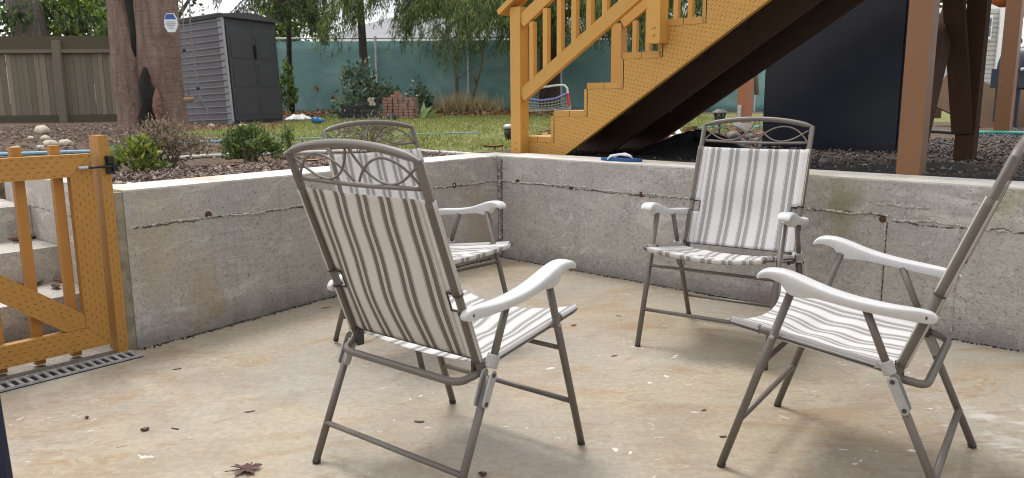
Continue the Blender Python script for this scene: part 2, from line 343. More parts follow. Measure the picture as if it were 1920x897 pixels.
def mk_wood(name, col, incised=0, wear=.0, wearcol=(.1, .06, .03), dash=(.03, .0125), var=.18, rough=.55, under_col=None, isl=0, dl=.36, spec=.4):
    k = NM(name); u = k.sep(k.uvc); p = k.pos
    gr = k.noise(k.comb(k.mth('MULTIPLY', u[0], 3.), k.mth('MULTIPLY', u[1], 60.), 0.), 1.0, 5, .6, .4)
    bl = k.noise(p, 4, 4)
    c = k.mix(gr, tuple(x*(1-var) for x in col), tuple(min(1, x*(1+var)) for x in col))
    c = k.mix(k.mth('MULTIPLY', bl, .35), c, tuple(x*.82 for x in col))
    oi = k.t.nodes.new('ShaderNodeObjectInfo'); c = k.mix(k.mth('MULTIPLY', oi.outputs['Random'], .32), c, tuple(x*.62 for x in col))
    kn = k.noise(k.comb(k.mth('MULTIPLY', u[0], 2.2), k.mth('MULTIPLY', u[1], 11.), oi.outputs['Random']), 1.6, 5, .65, 1.0); c = k.mix(k.mth('MULTIPLY', k.ramp(kn, [(.55, 0), (.7, 1)]), .3), c, tuple(x*.6 for x in col))
    if isl: c = k.mix(k.mth('MULTIPLY', k.ramp(k.rpi, [(0, 0), (1, 1)]), isl), c, tuple(min(1, x*1.75) for x in col)); c = k.mix(k.mth('MULTIPLY', k.ramp(k.mth('FRACT', k.mth('MULTIPLY', k.rpi, 7.3)), [(.5, 0), (1, 1)]), isl), c, tuple(x*.5 for x in col))
    h = k.mth('MULTIPLY', gr, .25)
    if incised:
        row = k.mth('FLOOR', k.mth('DIVIDE', u[1], dash[1])); vf = k.mth('FRACT', k.mth('DIVIDE', u[1], dash[1]))
        off = k.mth('MULTIPLY', k.mth('MODULO', row, 2.), .5); jit = k.mth('MULTIPLY', k.noise(k.mapv(k.uvc, (25, 25, 25)), 1, 1), .25)
        uf = k.mth('FRACT', k.mth('ADD', k.mth('ADD', k.mth('DIVIDE', u[0], dash[0]), off), jit))
        m_ = k.mth('MULTIPLY', k.mth('LESS_THAN', uf, dl), k.mth('LESS_THAN', k.mth('ABSOLUTE', k.mth('SUBTRACT', vf, .5)), .14))
        pr = k.ramp(k.noise(k.mapv(k.uvc, (9, 30, 1)), 1, 3), [(.32, .25), (.55, 1)])
        m_ = k.mth('MULTIPLY', m_, pr)
        c = k.mix(k.mth('MULTIPLY', m_, incised), c, tuple(x*.28 for x in col)); h = k.mth('SUBTRACT', h, m_)
    if wear:
        w = k.noise(p, 9, 7, .72, .5); c = k.mix(k.mth('MULTIPLY', k.ramp(w, [(.62, 0), (.72, 1)]), wear), c, wearcol)
    if under_col:
        tn = k.geo.outputs['True Normal']; dn = k.mth('MAXIMUM', k.mth('LESS_THAN', k.sep(tn)[2], -.5), k.mth('GREATER_THAN', k.dot(tn, DR), .5)); c = k.mix(dn, c, under_col)  # down-facing and back-facing sides get a separate dark brown
    return k.fin(c, k.mth('MULTIPLY_ADD', gr, .2, rough-.1), k.bump(h, .4, .004), 0, spec)
def mk_sling(name, b1, b2, b3, d1, d2, dk):
    k = NM(name); u = k.sep(k.uvc); U = u[0]; pd = .0877
    t = k.mth('SUBTRACT', k.mth('PINGPONG', k.mth('SUBTRACT', U, .0622-pd*4), pd/2), 0.)     # distance from the nearest group centre
    band = k.mth('LESS_THAN', k.mth('ABSOLUTE', k.mth('SUBTRACT', t, .0133)), .0079)
    line = k.mth('LESS_THAN', k.mth('ABSOLUTE', k.mth('SUBTRACT', t, .0242)), .0009)
    mid = k.mth('LESS_THAN', t, .0018)
    wv = k.noise(k.comb(k.mth('MULTIPLY', U, 300.), k.mth('MULTIPLY', u[1], 700.), 0.), 1, 2)
    lad = k.mth('GREATER_THAN', k.mth('FRACT', k.mth('MULTIPLY', u[1], 260.)), .45)
    base = k.mix(k.noise(k.pos, 7, 4), b1, b2)
    base = k.mix(k.mth('MULTIPLY', wv, .25), base, b3)
    drk = k.mix(k.mth('MULTIPLY', lad, .45), d1, d2)
    c = k.mix(k.mth('MULTIPLY', mid, .25), base, (.3, .28, .26))
    c = k.mix(band, c, drk); c = k.mix(k.mth('MULTIPLY', line, .75), c, dk)
    k.fin(c, .75, k.bump(wv, .2, .001), 0, .25)
    tr = k.t.nodes.new('ShaderNodeBsdfTranslucent'); k.lk(c, tr.inputs[0]); ms = k.t.nodes.new('ShaderNodeMixShader'); ms.inputs[0].default_value = .3
    k.t.links.new(k.b.outputs[0], ms.inputs[1]); k.t.links.new(tr.outputs[0], ms.inputs[2]); k.t.links.new(ms.outputs[0], k.o.inputs[0])
    return k.m
def mk_leaf(name, cols, rough=.5, trans=.25, sc=1.2):
    k = NM(name); r = k.rpi; n = k.noise(k.pos, sc, 3); f = k.mth('ADD', k.mth('MULTIPLY', r, .65), k.mth('MULTIPLY', n, .45))
    c = k.ramp(f, [(.1+.8*i/(len(cols)-1), c_) for i, c_ in enumerate(cols)])
    k.fin(c, rough, None, 0, .35)
    if trans:
        tr = k.t.nodes.new('ShaderNodeBsdfTranslucent'); k.lk(c, tr.inputs[0]); ms = k.t.nodes.new('ShaderNodeMixShader'); ms.inputs[0].default_value = trans
        k.t.links.new(k.b.outputs[0], ms.inputs[1]); k.t.links.new(tr.outputs[0], ms.inputs[2]); k.t.links.new(ms.outputs[0], k.o.inputs[0])
    return k.m
def mk_bark(name, c1, c2, c3):
    k = NM(name); p = k.obj; v = k.noise(k.mapv(p, (5, 5, 1.1)), 2.2, 7, .68, .6); b = k.noise(p, 1.6, 4)
    h = k.noise(k.mapv(p, (2, 2, 9)), 2.0, 4, .6, .4)
    c = k.ramp(v, [(.28, c1), (.5, c2), (.72, c3)]); c = k.mix(k.mth('MULTIPLY', b, .5), c, c2)
    c = k.mix(k.mth('MULTIPLY', k.ramp(h, [(.6, 0), (.72, 1)]), .4), c, c1)
    return k.fin(c, .9, k.bump(k.mth('ADD', v, k.mth('MULTIPLY', h, .4)), 1.0, .07), 0, .2)
def mk_ground():
    k = NM('ground_soil_and_lawn'); p = k.pos; lw = k.attr('lawn'); a = k.noise(p, 3, 6, .65); b = k.noise(p, 22, 5, .7); d = k.noise(p, .5, 4)
    soil = k.ramp(b, [(.25, (.045, .03, .022)), (.5, (.10, .07, .05)), (.62, (.15, .112, .085)), (.78, (.25, .20, .16))])
    soil = k.mix(k.mth('MULTIPLY', k.ramp(a, [(.5, 0), (.65, 1)]), .5), soil, (.16, .09, .055))
    gr = k.ramp(b, [(.25, (.075, .10, .03)), (.5, (.15, .175, .06)), (.75, (.25, .24, .10))])
    gr = k.mix(k.mth('MULTIPLY', k.ramp(d, [(.42, 0), (.6, 1)]), .5), gr, (.20, .165, .075))
    f = k.ramp(k.mth('ADD', lw, k.mth('MULTIPLY_ADD', a, .8, -.4)), [(.4, 0), (.6, 1)])
    c = k.mix(f, soil, gr)
    return k.fin(c, .95, k.bump(b, .8, .03), 0, .15)
def mk_screen():
    k = NM('green_privacy_screen'); u = k.sep(k.uvc); p = k.pos
    a = k.mth('FRACT', k.mth('DIVIDE', k.mth('ADD', u[0], u[1]), .085)); b = k.mth('FRACT', k.mth('DIVIDE', k.mth('SUBTRACT', u[0], u[1]), .085))
    ln = k.mth('MAXIMUM', k.mth('LESS_THAN', a, .15), k.mth('LESS_THAN', b, .15))
    n = k.noise(p, 1.1, 5, .6, .6); st = k.noise(k.mapv(p, (.6, .6, 7)), 2.0, 4)
    c = k.ramp(n, [(.3, (.07, .17, .172)), (.5, (.10, .235, .23)), (.72, (.23, .38, .36))])
    c = k.mix(k.mth('MULTIPLY', st, .35), c, (.16, .30, .29))
    c = k.mix(k.mth('MULTIPLY', ln, .5), c, (.36, .46, .44))
    return k.fin(c, .6, None, 0, .3)
def mk_net():
    k = NM('goal_net_cord'); return k.fin((.55, .55, .55), .8)

M = dict(
 patio=mk_patio(), wall=mk_wall((.92, .92, .925), .55), wall2=mk_wall((.96, .945, .94), 1.15, 1, 'wall_concrete_pitted'), cap=mk_cap(), step=mk_wall((1.05, 1.02, .98), .9, 2, 'step_concrete'),
 crust=plain('crusty_mortar', (.40, .38, .345), .9, .4, 40, bump=.8), darkcrack=plain('dark_joint', (.095, .085, .075), .95, .3, 40),
 rust=plain('rust_tie_hole', (.075, .035, .025), .9, .5, 60),
 ochre=mk_wood('ochre_painted_wood', (.56, .30, .065), .0, .45, (.30, .14, .04), var=.05), ochre_inc=mk_wood('ochre_painted_incised_wood', (.55, .295, .065), .8, .3, (.30, .14, .04), (.036, .0175), var=.05, dl=.52),
 ochre_worn=mk_wood('ochre_painted_worn_end_grain', (.52, .275, .065), .0, .75, (.22, .11, .04), var=.12, under_col=(.075, .045, .032)),
 gate=mk_wood('amber_stained_incised_wood', (.46, .232, .052), .62, .12, (.2, .09, .03), (.036, .018), var=.08), gate_p=mk_wood('amber_stained_wood', (.43, .20, .042), .0, .15, (.2, .09, .03), var=.1),
 brown=mk_wood('brown_painted_post', (.225, .108, .050), .12, .45, (.34, .27, .22), (.034, .016), var=.07), dkbrown=mk_wood('dark_brown_timber', (.075, .043, .028), .0, .3, (.08, .055, .045), var=.25, rough=.9, spec=.12),
 orbrown=mk_wood('orange_brown_post', (.32, .125, .05), .0, .3, (.2, .1, .06), var=.1), under=mk_wood('dark_brown_underside', (.090, .054, .038), .0, .3, (.06, .03, .02), var=.25),
 frame=plain('taupe_powder_coat', (.135, .116, .103), .40, .06, 14, bump=.05, spec=.5), white=plain('white_plastic', (.545, .545, .55), .38, .06, 9, bump=.03, spec=.5),
 link=plain('grey_cast_link', (.36, .355, .345), .45, .1, 30, bump=.1), screw=plain('dark_screw', (.05, .045, .04), .5), foot=plain('dark_foot_cap', (.04, .037, .035), .7), trim=plain('dark_binding_tape', (.045, .042, .04), .8),
 sling=mk_sling('sling_fabric_face', (.72, .71, .71), (.80, .79, .785), (.58, .57, .565), (.35, .34, .335), (.45, .44, .435), (.24, .23, .225)), slingb=mk_sling('sling_fabric_back', (.64, .61, .57), (.72, .69, .65), (.48, .455, .42), (.155, .135, .115), (.32, .29, .255), (.10, .085, .07)), ground=mk_ground(), screen=mk_screen(),
 galv=plain('galvanised_pipe', (.42, .44, .45), .45, .1, 10, .4), fencew=mk_wood('weathered_grey_fence_boards', (.16, .135, .10), .0, .7, (.075, .085, .045), var=.4, rough=.9, isl=.5),
 fenced=mk_wood('mossy_dark_fence_rail', (.075, .068, .042), .0, .6, (.06, .065, .03), var=.3, rough=.9),
 siding=plain('grey_vinyl_siding', (.19, .19, .212), .55, .06, 6), sdoor=plain('charcoal_shed_panel', (.04, .04, .046), .6, .08, 6), strim=plain('pale_grey_shed_trim', (.30, .30, .33), .5, .06, 8), sroof=plain('dark_shed_roof', (.05, .05, .055), .7, .2, 8),
 bark=mk_bark('reddish_brown_bark', (.11, .074, .058), (.20, .14, .113), (.31, .228, .188)), barkg=mk_bark('grey_brown_bark', (.06, .052, .042), (.125, .108, .09), (.24, .21, .18)), barkd=mk_bark('dark_bark', (.03, .022, .018), (.06, .045, .036), (.1, .075, .06)), barks=mk_bark('smooth_dark_grey_bark', (.055, .05, .05), (.075, .07, .07), (.10, .092, .09)), twig=mk_bark('thin_pale_bark', (.12, .10, .07), (.2, .17, .12), (.3, .26, .19)),
 cavity=plain('black_cavity_wood', (.014, .012, .011), .95, .5, 25, bump=.8), wound=plain('orange_brown_heartwood', (.17, .092, .065), .9, .3, 18, bump=.6),
 con1=mk_leaf('dark_conifer_needles', [(.010, .024, .010), (.024, .048, .016), (.05, .085, .024), (.16, .20, .05)], .6, .2), con2=mk_leaf('olive_conifer_needles', [(.015, .033, .014), (.04, .075, .026), (.10, .15, .042), (.32, .36, .10)], .6, .25),
 lf1=mk_leaf('bright_green_leaves', [(.04, .09, .012), (.10, .19, .02), (.2, .30, .03), (.32, .40, .06)], .5, .35), lf2=mk_leaf('deep_green_leaves', [(.028, .058, .02), (.07, .12, .04), (.135, .20, .07), (.28, .34, .14)], .4, .15), lf3=mk_leaf('blue_green_leaves', [(.035, .075, .055), (.085, .15, .11), (.16, .24, .18), (.40, .48, .40)], .35, .15),
 lfy=mk_leaf('yellow_green_leaves', [(.05, .09, .015), (.13, .19, .03), (.27, .31, .06), (.42, .42, .12)], .5, .25), dead=mk_leaf('dead_brown_leaves', [(.07, .045, .03), (.18, .125, .085), (.33, .245, .17), (.50, .41, .30)], .8, .1), grey=mk_leaf('greyish_dry_leaves', [(.10, .085, .065), (.19, .165, .13), (.30, .27, .22), (.2, .2, .13)], .8, .1),
 gras=mk_leaf('grass_blades', [(.09, .13, .03), (.18, .225, .055), (.29, .31, .10), (.44, .40, .17)], .6, .3, .7), straw=mk_leaf('dry_straw', [(.2, .15, .08), (.35, .28, .15), (.5, .42, .26)], .8, .2),
 mulch=mk_leaf('bark_mulch_chips', [(.03, .02, .016), (.075, .052, .042), (.14, .10, .082), (.30, .235, .195)], .9, 0), gravel=mk_leaf('dark_gravel', [(.035, .034, .036), (.075, .072, .074), (.13, .122, .118), (.23, .21, .195)], .8, 0), litter=mk_leaf('rusty_leaf_litter', [(.06, .03, .02), (.16, .075, .04), (.30, .16, .085), (.42, .30, .2)], .8, .1),
 rock=plain('pale_rock', (.46, .41, .33), .85, .25, 12, bump=.6), rock3=plain('mid_grey_rock', (.17, .16, .145), .85, .3, 12, bump=.6), rock2=plain('dark_rock', (.06, .058, .058), .85, .3, 12, bump=.6), brick=plain('red_brown_paver', (.36, .20, .165), .85, .25, 14, bump=.5), blackpl=plain('black_stacked_paver', (.03, .03, .036), .6, .3, 14, bump=.3), pvd=plain('dirty_white_pipe', (.48, .46, .43), .6, .25, 12), pvc=plain('white_pvc', (.62, .62, .60), .4, .1, 12), hose=plain('teal_hose', (.02, .24, .19), .35, .1, 20), hoseb=plain('pale_blue_hose', (.16, .30, .36), .4, .15, 20), hosek=plain('black_hose', (.03, .032, .032), .4, .1, 20),
 navyb=plain('matte_black_panel', (.024, .032, .052), .36, .15, 3, bump=.05, spec=.4), bluefoam=plain('blue_foam', (.012, .075, .22), .6, .1, 30), whitestrap=plain('white_strap', (.66, .66, .70), .5, .06, 20), navy=plain('navy_fabric', (.012, .016, .05), .7, .15, 60, bump=.2),
 drain=plain('galvanised_grate', (.42, .43, .44), .4, .2, 30, .35), black=plain('black_iron', (.012, .012, .012), .45, .2, 30), ply=mk_wood('brown_plywood', (.10, .064, .040), 0, .3, (.1, .07, .05), var=.2, rough=.95, spec=.08), 
 roofg=plain('grey_roof_shingles', (.235, .235, .25), .85, .12, 9), housew=plain('pale_house_siding', (.50, .49, .47), .7, .06, 6), cream=plain('pale_vinyl_siding', (.40, .385, .36), .55, .05, 6), whitetrim=plain('white_trim', (.74, .74, .73), .5, .04, 9), glass=plain('dark_window_glass', (.06, .075, .095), .1, .1, 3, spec=.6),
 signw=plain('white_sign_face', (.66, .68, .72), .4, .04, 9), signb=plain('blue_sign_band', (.03, .08, .33), .4, .05, 9), signg=plain('grey_print', (.25, .27, .3), .5), terra=plain('terracotta', (.45, .13, .05), .7, .15, 14), red=plain('red_tape', (.5, .035, .04), .5), lilac=plain('lilac_goal_bar', (.26, .24, .55), .5), dsoil=plain('damp_black_soil', (.018, .014, .012), .95, .4, 14, bump=.9), bsheet=plain('black_plastic_sheet', (.010, .010, .011), .5, .3, 6, bump=.6), lampm=plain('dark_bronze_lamp', (.05, .055, .05), .5, .2, 30), lampg=plain('frosted_lamp_glass', (.3, .34, .33), .3), bluep=plain('blue_plastic_cup', (.03, .13, .30), .4), kick=plain('soil_edge', (.1, .08, .06), .9), cord=plain('grey_cord', (.16, .15, .14), .8), stick=plain('pale_wood_stick', (.27, .17, .10), .7), limb=mk_leaf('cut_fleshy_leaf', [(.16, .25, .06), (.26, .36, .12), (.36, .44, .2)], .4, .1), net=mk_net())


# ------------------------------------------------------------------ ground sheet and patio floor
LEND = 2.43                                                             # the left wall ends here, the gate post follows
def in_pit(x, y):
    q = V(x, y, 0)-C0; a = q.dot(N); b = q.dot(NB); s = q.dot(DL)
    if a < .14 and b < .14: return True
    return a < 6 and 2.33 < s < 3.75 and b < 1.5 and b >= .14
def lawn_at(x, y):
    q = V(x, y, 0)-C0; s, a = q.dot(DR), q.dot(N)
    left = sm(-4.3, -3.5, x + .2*math.sin(y*2)) if y > 9.5 else sm(0, .35, q.dot(NB)-(2.35 if x < -1.2 else .30))
    if y > 11.5: left *= sm(-4.5, -3.6, x) if y > 15.5 else 1
    far = 1-sm(17.2, 18.0, y+.4*math.sin(x*1.3))
    right = 1-sm(-.9, -.2, s) if a < 4.1 else (1-sm(-.6, .3, s) if a < 9 else 1)
    return left*far*right if a > .3 else 0
xs = np.unique(np.round(np.concatenate([np.linspace(-70, -12, 10), np.arange(-12, 9.01, .13), np.linspace(9, 70, 10)]), 4))
ys = np.unique(np.round(np.concatenate([np.linspace(-30, -1, 6), np.arange(-1, 14.01, .13), np.arange(14, 24, .35), np.linspace(24, 120, 12)]), 4))
vv = []; lw = []
for y in ys:
    for x in xs:
        vv.append((x, y, -.3 if in_pit(x, y) else terr(x, y))); lw.append(lawn_at(x, y))
nx = len(xs); ii = np.arange(nx-1)[None, :]+nx*np.arange(len(ys)-1)[:, None]; ii = ii.ravel()
g = np_mesh('ground', vv, np.stack([ii, ii+1, ii+1+nx, ii+nx], 1), M['ground']); kind(g, 'structure', 'yard ground of soil and thin lawn above the walls')
at_ = g.data.attributes.new('lawn', 'FLOAT', 'POINT'); at_.data.foreach_set('value', np.array(lw, dtype=np.float32))
g.data.polygons.foreach_set('use_smooth', [True]*len(g.data.polygons))

b = MB()
def floor_z(P):
    q = P-C0; s = q.dot(DL); return -.03*sm(1.2, 2.5, s)*sm(1.6, .2, -q.dot(NB))
def fl(u, v):
    P = C0 + DR*(-4.6+13.6*u) + N*(-9.5+9.65*v); P.z = floor_z(P); return P
b.grid(fl, 90, 70)
kind(b.build('patio', M['patio']), 'structure', 'stained beige concrete patio floor with white paint specks')

# ------------------------------------------------------------------ retaining walls
TH = .2866; TOP = .674
def rough_line(mb, f, s0, s1, z, r=.006, step=.0065, seed=1, gap=.0):
    rd = random.Random(seed); s = s0; pts = []; rs = []; zz = 0
    while s < s1:
        zz += rd.uniform(-.0025, .0025); zz *= .96
        pts.append(f(s, z+zz+rd.uniform(-.0012, .0012))); rs.append(r*rd.choice((.3, .5, .7, .85, 1, 1.15, 1.35)))
        s += step*rd.uniform(.6, 1.4)
        if rd.random() < .03+gap and len(pts) > 3:
            mb.tube(pts, rs, 6); pts = []; rs = []; s += step*rd.uniform(1, 3)
    if len(pts) > 2: mb.tube(pts, rs, 6)
w = MB(); w.box(wlf(-TH, 0, -.3), DL*(LEND+TH), NB*TH, Z*(TOP+.297)); lwall = w.build('retaining_wall', M['wall'], None, .006)
tag(lwall, 'weathered grey concrete wall with pale cap that runs from the corner to the gate post', 'retaining wall', 'concrete retaining walls')
c = MB(); c.box(wlf(.0, .003, TOP-.004), DL*(LEND-.003), NB*(TH-.006), Z*.008); c.build('wall_cap', M['cap'], lwall, .003)
j = MB(); rough_line(j, lambda s, z: wlf(s, -.001, z), .02, LEND-.03, .517, .0062, seed=3); j.build('mortar_ridge', M['crust'], lwall)
j = MB(); rough_line(j, lambda s, z: wlf(s, .001, z), .02, LEND-.03, .5105, .0038, seed=4, gap=.01); j.build('joint_crack', M['darkcrack'], lwall)
for s_, z_ in ((2.051, .529), (1.425, .515), (.42, .519)):
    j = MB(); j.disc(wlf(s_, .006, z_), -NB, .017, .010, 12); h = j.build('tie_hole', M['rust'], lwall, .003)
w = MB(); w.box(wr(0, .0, -.3), DR*9, N*TH, Z*(TOP+.297)); rwall = w.build('retaining_wall', M['wall2'], None, .006)
tag(rwall, 'pitted grey concrete wall behind the chairs, below the yellow stairs and brown post', 'retaining wall', 'concrete retaining walls')
c = MB(); c.box(wr(.0, .003, TOP-.004), DR*9, N*(TH-.006), Z*.008); c.build('wall_cap', M['cap'], rwall, .003)
j = MB(); rough_line(j, lambda s, z: wr(s, -.001, z), .01, 2.45, .515, .0065, seed=5); rough_line(j, lambda s, z: wr(s, -.001, z), 2.47, 9, .499, .0055, seed=6, gap=.04)
rough_line(j, lambda s, z: wr(2.518+.002*z, -.001, s), .5, .652, 0, .003, seed=8, gap=.1)
rough_line(j, lambda s, z: wr(2.44, -.002, s), .09, .49, 0, .0042, seed=9, gap=.01); rough_line(j, lambda s, z: wr(2.745, -.002, s), .03, .49, 0, .0035, seed=10, gap=.02)
rough_line(j, lambda s, z: wr(s, -.001, z+.03), 2.40, 2.62, .535, .005, seed=11, gap=.1); rough_line(j, lambda s, z: wr(s, -.001, z), 2.78, 2.88, .60, .0035, seed=12)
rough_line(j, lambda s, z: wr(.012, -.010, s), .02, .65, 0, .008, seed=13, gap=.05)
j.build('mortar_ridge', M['crust'], rwall)
j = MB(); rough_line(j, lambda s, z: wr(s, .001, z), .01, 2.45, .5085, .0038, seed=15, gap=.01); rough_line(j, lambda s, z: wr(s, .001, z), 2.47, 9, .4925, .0036, seed=16, gap=.02)
rough_line(j, lambda s, z: wr(2.447, -.000, s), .09, .49, 0, .0032, seed=19, gap=.02); rough_line(j, lambda s, z: wr(.03, -.003, s), .0, .66, 0, .004, seed=20, gap=.02)
j.build('joint_crack', M['darkcrack'], rwall)
for s_, z_ in ((.171, .518), (.613, .511), (1.12, .508), (2.426, .498)):
    j = MB(); j.disc(wr(s_, .006, z_), -N, .016, .010, 12); j.build('tie_hole', M['rust'], rwall, .003)
# wing walls of the steps behind the gate, and the three steps
w = MB(); w.box(wlf(LEND-.2, TH, -.3), DL*.2, NB*(1.465-TH), Z*(TOP+.3)); ww = w.build('wing_wall', M['step'], None, .006)
tag(ww, 'short grey concrete side wall of the steps, seen behind the gate', 'wall')
j = MB(); rough_line(j, lambda s, z: wlf(LEND+.001, s, z), .05, 1.4, .52, .005, seed=31); j.build('mortar_ridge', M['crust'], ww)
w = MB(); w.box(wlf(3.62, 0, -.3), DL*.2, NB*1.465, Z*(TOP+.3)); w.box(wlf(3.82, 0, -.3), DL*3.5, NB*TH, Z*(TOP+.3))
tag(w.build('retaining_wall', M['wall'], None, .006), 'grey concrete wall on the far left, beyond the hinge side of the gate', 'retaining wall', 'concrete retaining walls')
st = empty('garden_steps', wlf(3.0, .9, -.03), 'grey concrete garden steps with dead leaves, rising behind the gate', 'steps')
for q, (d0, d1) in enumerate(((.41, .76), (.76, 1.11), (1.11, 1.6))):
    m = MB(); m.box(wlf(LEND+.002, d0, -.3), DL*(3.618-LEND), NB*(d1-d0-.002 if q < 2 else .5), Z*(.3+.175*(q+1))); m.build('step', M['step'], st, .018)
# trench grate in front of the gate
dg = empty('drain_grate', wlf(2.95, -.05, -.03), 'long galvanised slotted drain grate set in the floor below the gate', 'drain grate')
m = MB(); m.box(wlf(2.46, -.015, -.06), DL*1.4, -NB*.008, Z*.042); m.box(wlf(2.46, -.107, -.06), DL*1.4, -NB*.008, Z*.042)
s_ = 2.47
while s_ < 3.85: m.box(wlf(s_, -.022, -.038), DL*.014, -NB*.087, Z*.018); s_ += .034
m.build('grate_bars', M['drain'], dg, .002); m = MB(); m.box(wlf(2.46, -.012, -.05), DL*1.4, -NB*.105, Z*.0235); m.build('channel', M['dsoil'], dg)
g_ = MB(); g_.box(wlf(2.46, .03, -.06), DL*1.2, NB*.36, Z*.045); kind(g_.build('landing', M['step']), 'structure', 'concrete landing below the first step')

# ------------------------------------------------------------------ gate
gate = empty('wooden_gate', wlf(3.0, 0, 0), 'amber stained wooden garden gate with diagonal brace in front of the steps', 'gate')
GE = 3.56; gz0, gz1 = .025, .842; bw = .09; d_ = NB*.038; fr = lambda s, z: wlf(s, .0, z)
gs = 2.541
pz = lambda poly, mat, nm: (lambda mm: (mm.prism([fr(*p) for p in poly], d_), mm.build(nm, mat, gate, .003)))(MB())
pz([(gs, gz0), (gs, gz1), (gs+bw, gz1-bw), (gs+bw, gz0+bw)], M['gate'], 'stile')
pz([(GE, gz1), (GE, gz0), (GE-bw, gz0+bw), (GE-bw, gz1-bw)], M['gate'], 'stile')
pz([(GE, gz1+.0005), (gs+.001, gz1+.0005), (gs+bw+.001, gz1-bw), (GE-bw-.001, gz1-bw)], M['gate'], 'top_rail')
pz([(gs+.001, gz0), (GE-.001, gz0), (GE-bw-.001, gz0+bw), (gs+bw+.001, gz0+bw)], M['gate'], 'bottom_rail')
dz = (.40-.176)/(2.921-2.631)
pz([(gs+bw+.002, .176), (gs+bw+.002, gz0+bw+.002), (gs+bw+.08, gz0+bw+.002), (3.42, .112+dz*(3.42-2.70)), (GE-bw-.003, .112+dz*(GE-bw-2.70)), (GE-bw-.003, min(gz1-bw-.003, .176+dz*(GE-bw-2.631))), (gs+bw+.4, .176+dz*.4)], M['gate'], 'diagonal_brace')
for s_ in (2.645, 2.785, 2.925, 3.065, 3.205, 3.345, 3.485):
    m = MB(); m.box(wlf(s_, .041, -.005), DL*.036, NB*.032, Z*.885); m.build('baluster', M['gate_p'], gate, .003)
gp = MB(); gp.box(wlf(2.474, -.012, -.03), DL*.041, NB*.089, Z*.945); gpo = gp.build('gate_post', M['gate'], None, .003)
tag(gpo, 'amber stained gate post against the end of the concrete wall, carrying the latch', 'gate post', 'gate posts')
m = MB(); m.box(wlf(LEND, .005, -.03), DL*.043, NB*.05, Z*.70); tag(m.build('end_bevel', plain('greenish_grey_concrete', (.25, .225, .165), .9, .3, 20), None, .003), 'narrow greenish grey concrete bevel between the wall end and the gate post', 'board')  # plain box in place of the wall's bevelled concrete end
gp = MB(); gp.box(wlf(3.575, -.012, -.03), DL*.043, NB*.089, Z*.945); tag(gp.build('gate_post', M['gate'], None, .003), 'amber stained gate post at the hinge side, outside the left edge', 'gate post', 'gate posts')
lt = empty('gate_latch', wlf(2.5, -.02, .79), 'small black iron gate latch on the post beside the shrub', 'latch')
m = MB(); m.box(wlf(2.462, -.022, .755), DL*.034, NB*.012, Z*.075); m.box(wlf(2.452, -.032, .765), DL*.02, NB*.03, Z*.03); m.box(wlf(2.470, -.036, .798), DL*.022, NB*.02, Z*.03); m.build('latch_plate', M['black'], lt, .004)
m = MB(); m.tube([wlf(2.475, -.03, .788), wlf(2.54, -.026, .787), wlf(2.565, -.016, .787)], .0055, 8); m.build('latch_bar', M['black'], lt)
m = MB(); m.tube([wlf(2.565, -.014, .787), wlf(2.60, -.008, .787)], .0075, 8); m.build('striker', M['galv'], lt)

# ------------------------------------------------------------------ yellow stairs
SO = .40; RISE = .1785; RUN = .2815; SLOPE = RISE/RUN
FAR = 1.48; stairs = empty('wooden_stairs', wr(1.4, .9, .65), 'ochre painted wooden stairs with railings rising to the right above the wall', 'stairs')
T0S, T0Z = -.14, .785
NST = 12
def stringer(off, mat, name='stringer', th=.038):
    top = []
    for i in range(NST):
        s0 = T0S+RUN*i+.0; z0 = T0Z+RISE*i-.038
        top += [(s0, z0), (s0+RUN, z0)]
    bot = [(T0S+RUN*NST+.02, .664+SLOPE*(T0S+RUN*NST+.02-.229)), (.229-.03, .645)]
    poly = [(T0S, .645)]+top+bot
    m = MB(); m.prism([wr(s, off, z) for s, z in poly], N*th)
    # uv along the slope
    m.uv = [[(((Vector(m.v[i])-C0).dot(DR)*math.cos(math.atan(SLOPE))+m.v[i][2]*math.sin(math.atan(SLOPE))), (m.v[i][2]*math.cos(math.atan(SLOPE))-(Vector(m.v[i])-C0).dot(DR)*math.sin(math.atan(SLOPE)))) for i in f] for f in m.f]
    return m.build(name, mat, stairs)
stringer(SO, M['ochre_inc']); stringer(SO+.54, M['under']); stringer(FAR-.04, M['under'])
for i in range(NST):
    s0, z0 = T0S+RUN*i, T0Z+RISE*i
    for k_, (a_, w_) in enumerate(((0.0, .135), (.139, .137))):
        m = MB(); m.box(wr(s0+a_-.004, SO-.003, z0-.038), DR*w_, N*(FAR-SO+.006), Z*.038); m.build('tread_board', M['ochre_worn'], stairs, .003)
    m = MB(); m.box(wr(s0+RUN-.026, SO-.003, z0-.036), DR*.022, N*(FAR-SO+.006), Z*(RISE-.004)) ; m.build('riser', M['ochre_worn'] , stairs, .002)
def post(s, front, z0, z1, nm='post'):
    m = MB(); m.box(wr(s, front, z0), DR*.091, N*.086, Z*(z1-z0)); p = m.build(nm, M['ochre'], stairs, .004); return p
RS = T0S-.04
def screws(p, s, front, zs, r=.010):
    for z_ in zs:
        m = MB(); m.tube([wr(s, front+.002, z_), wr(s, front-.003, z_), wr(s, front-.006, z_)], [r, r, r*.5], 12); m.build('bolt_head', M['ochre'], p, 0, True)
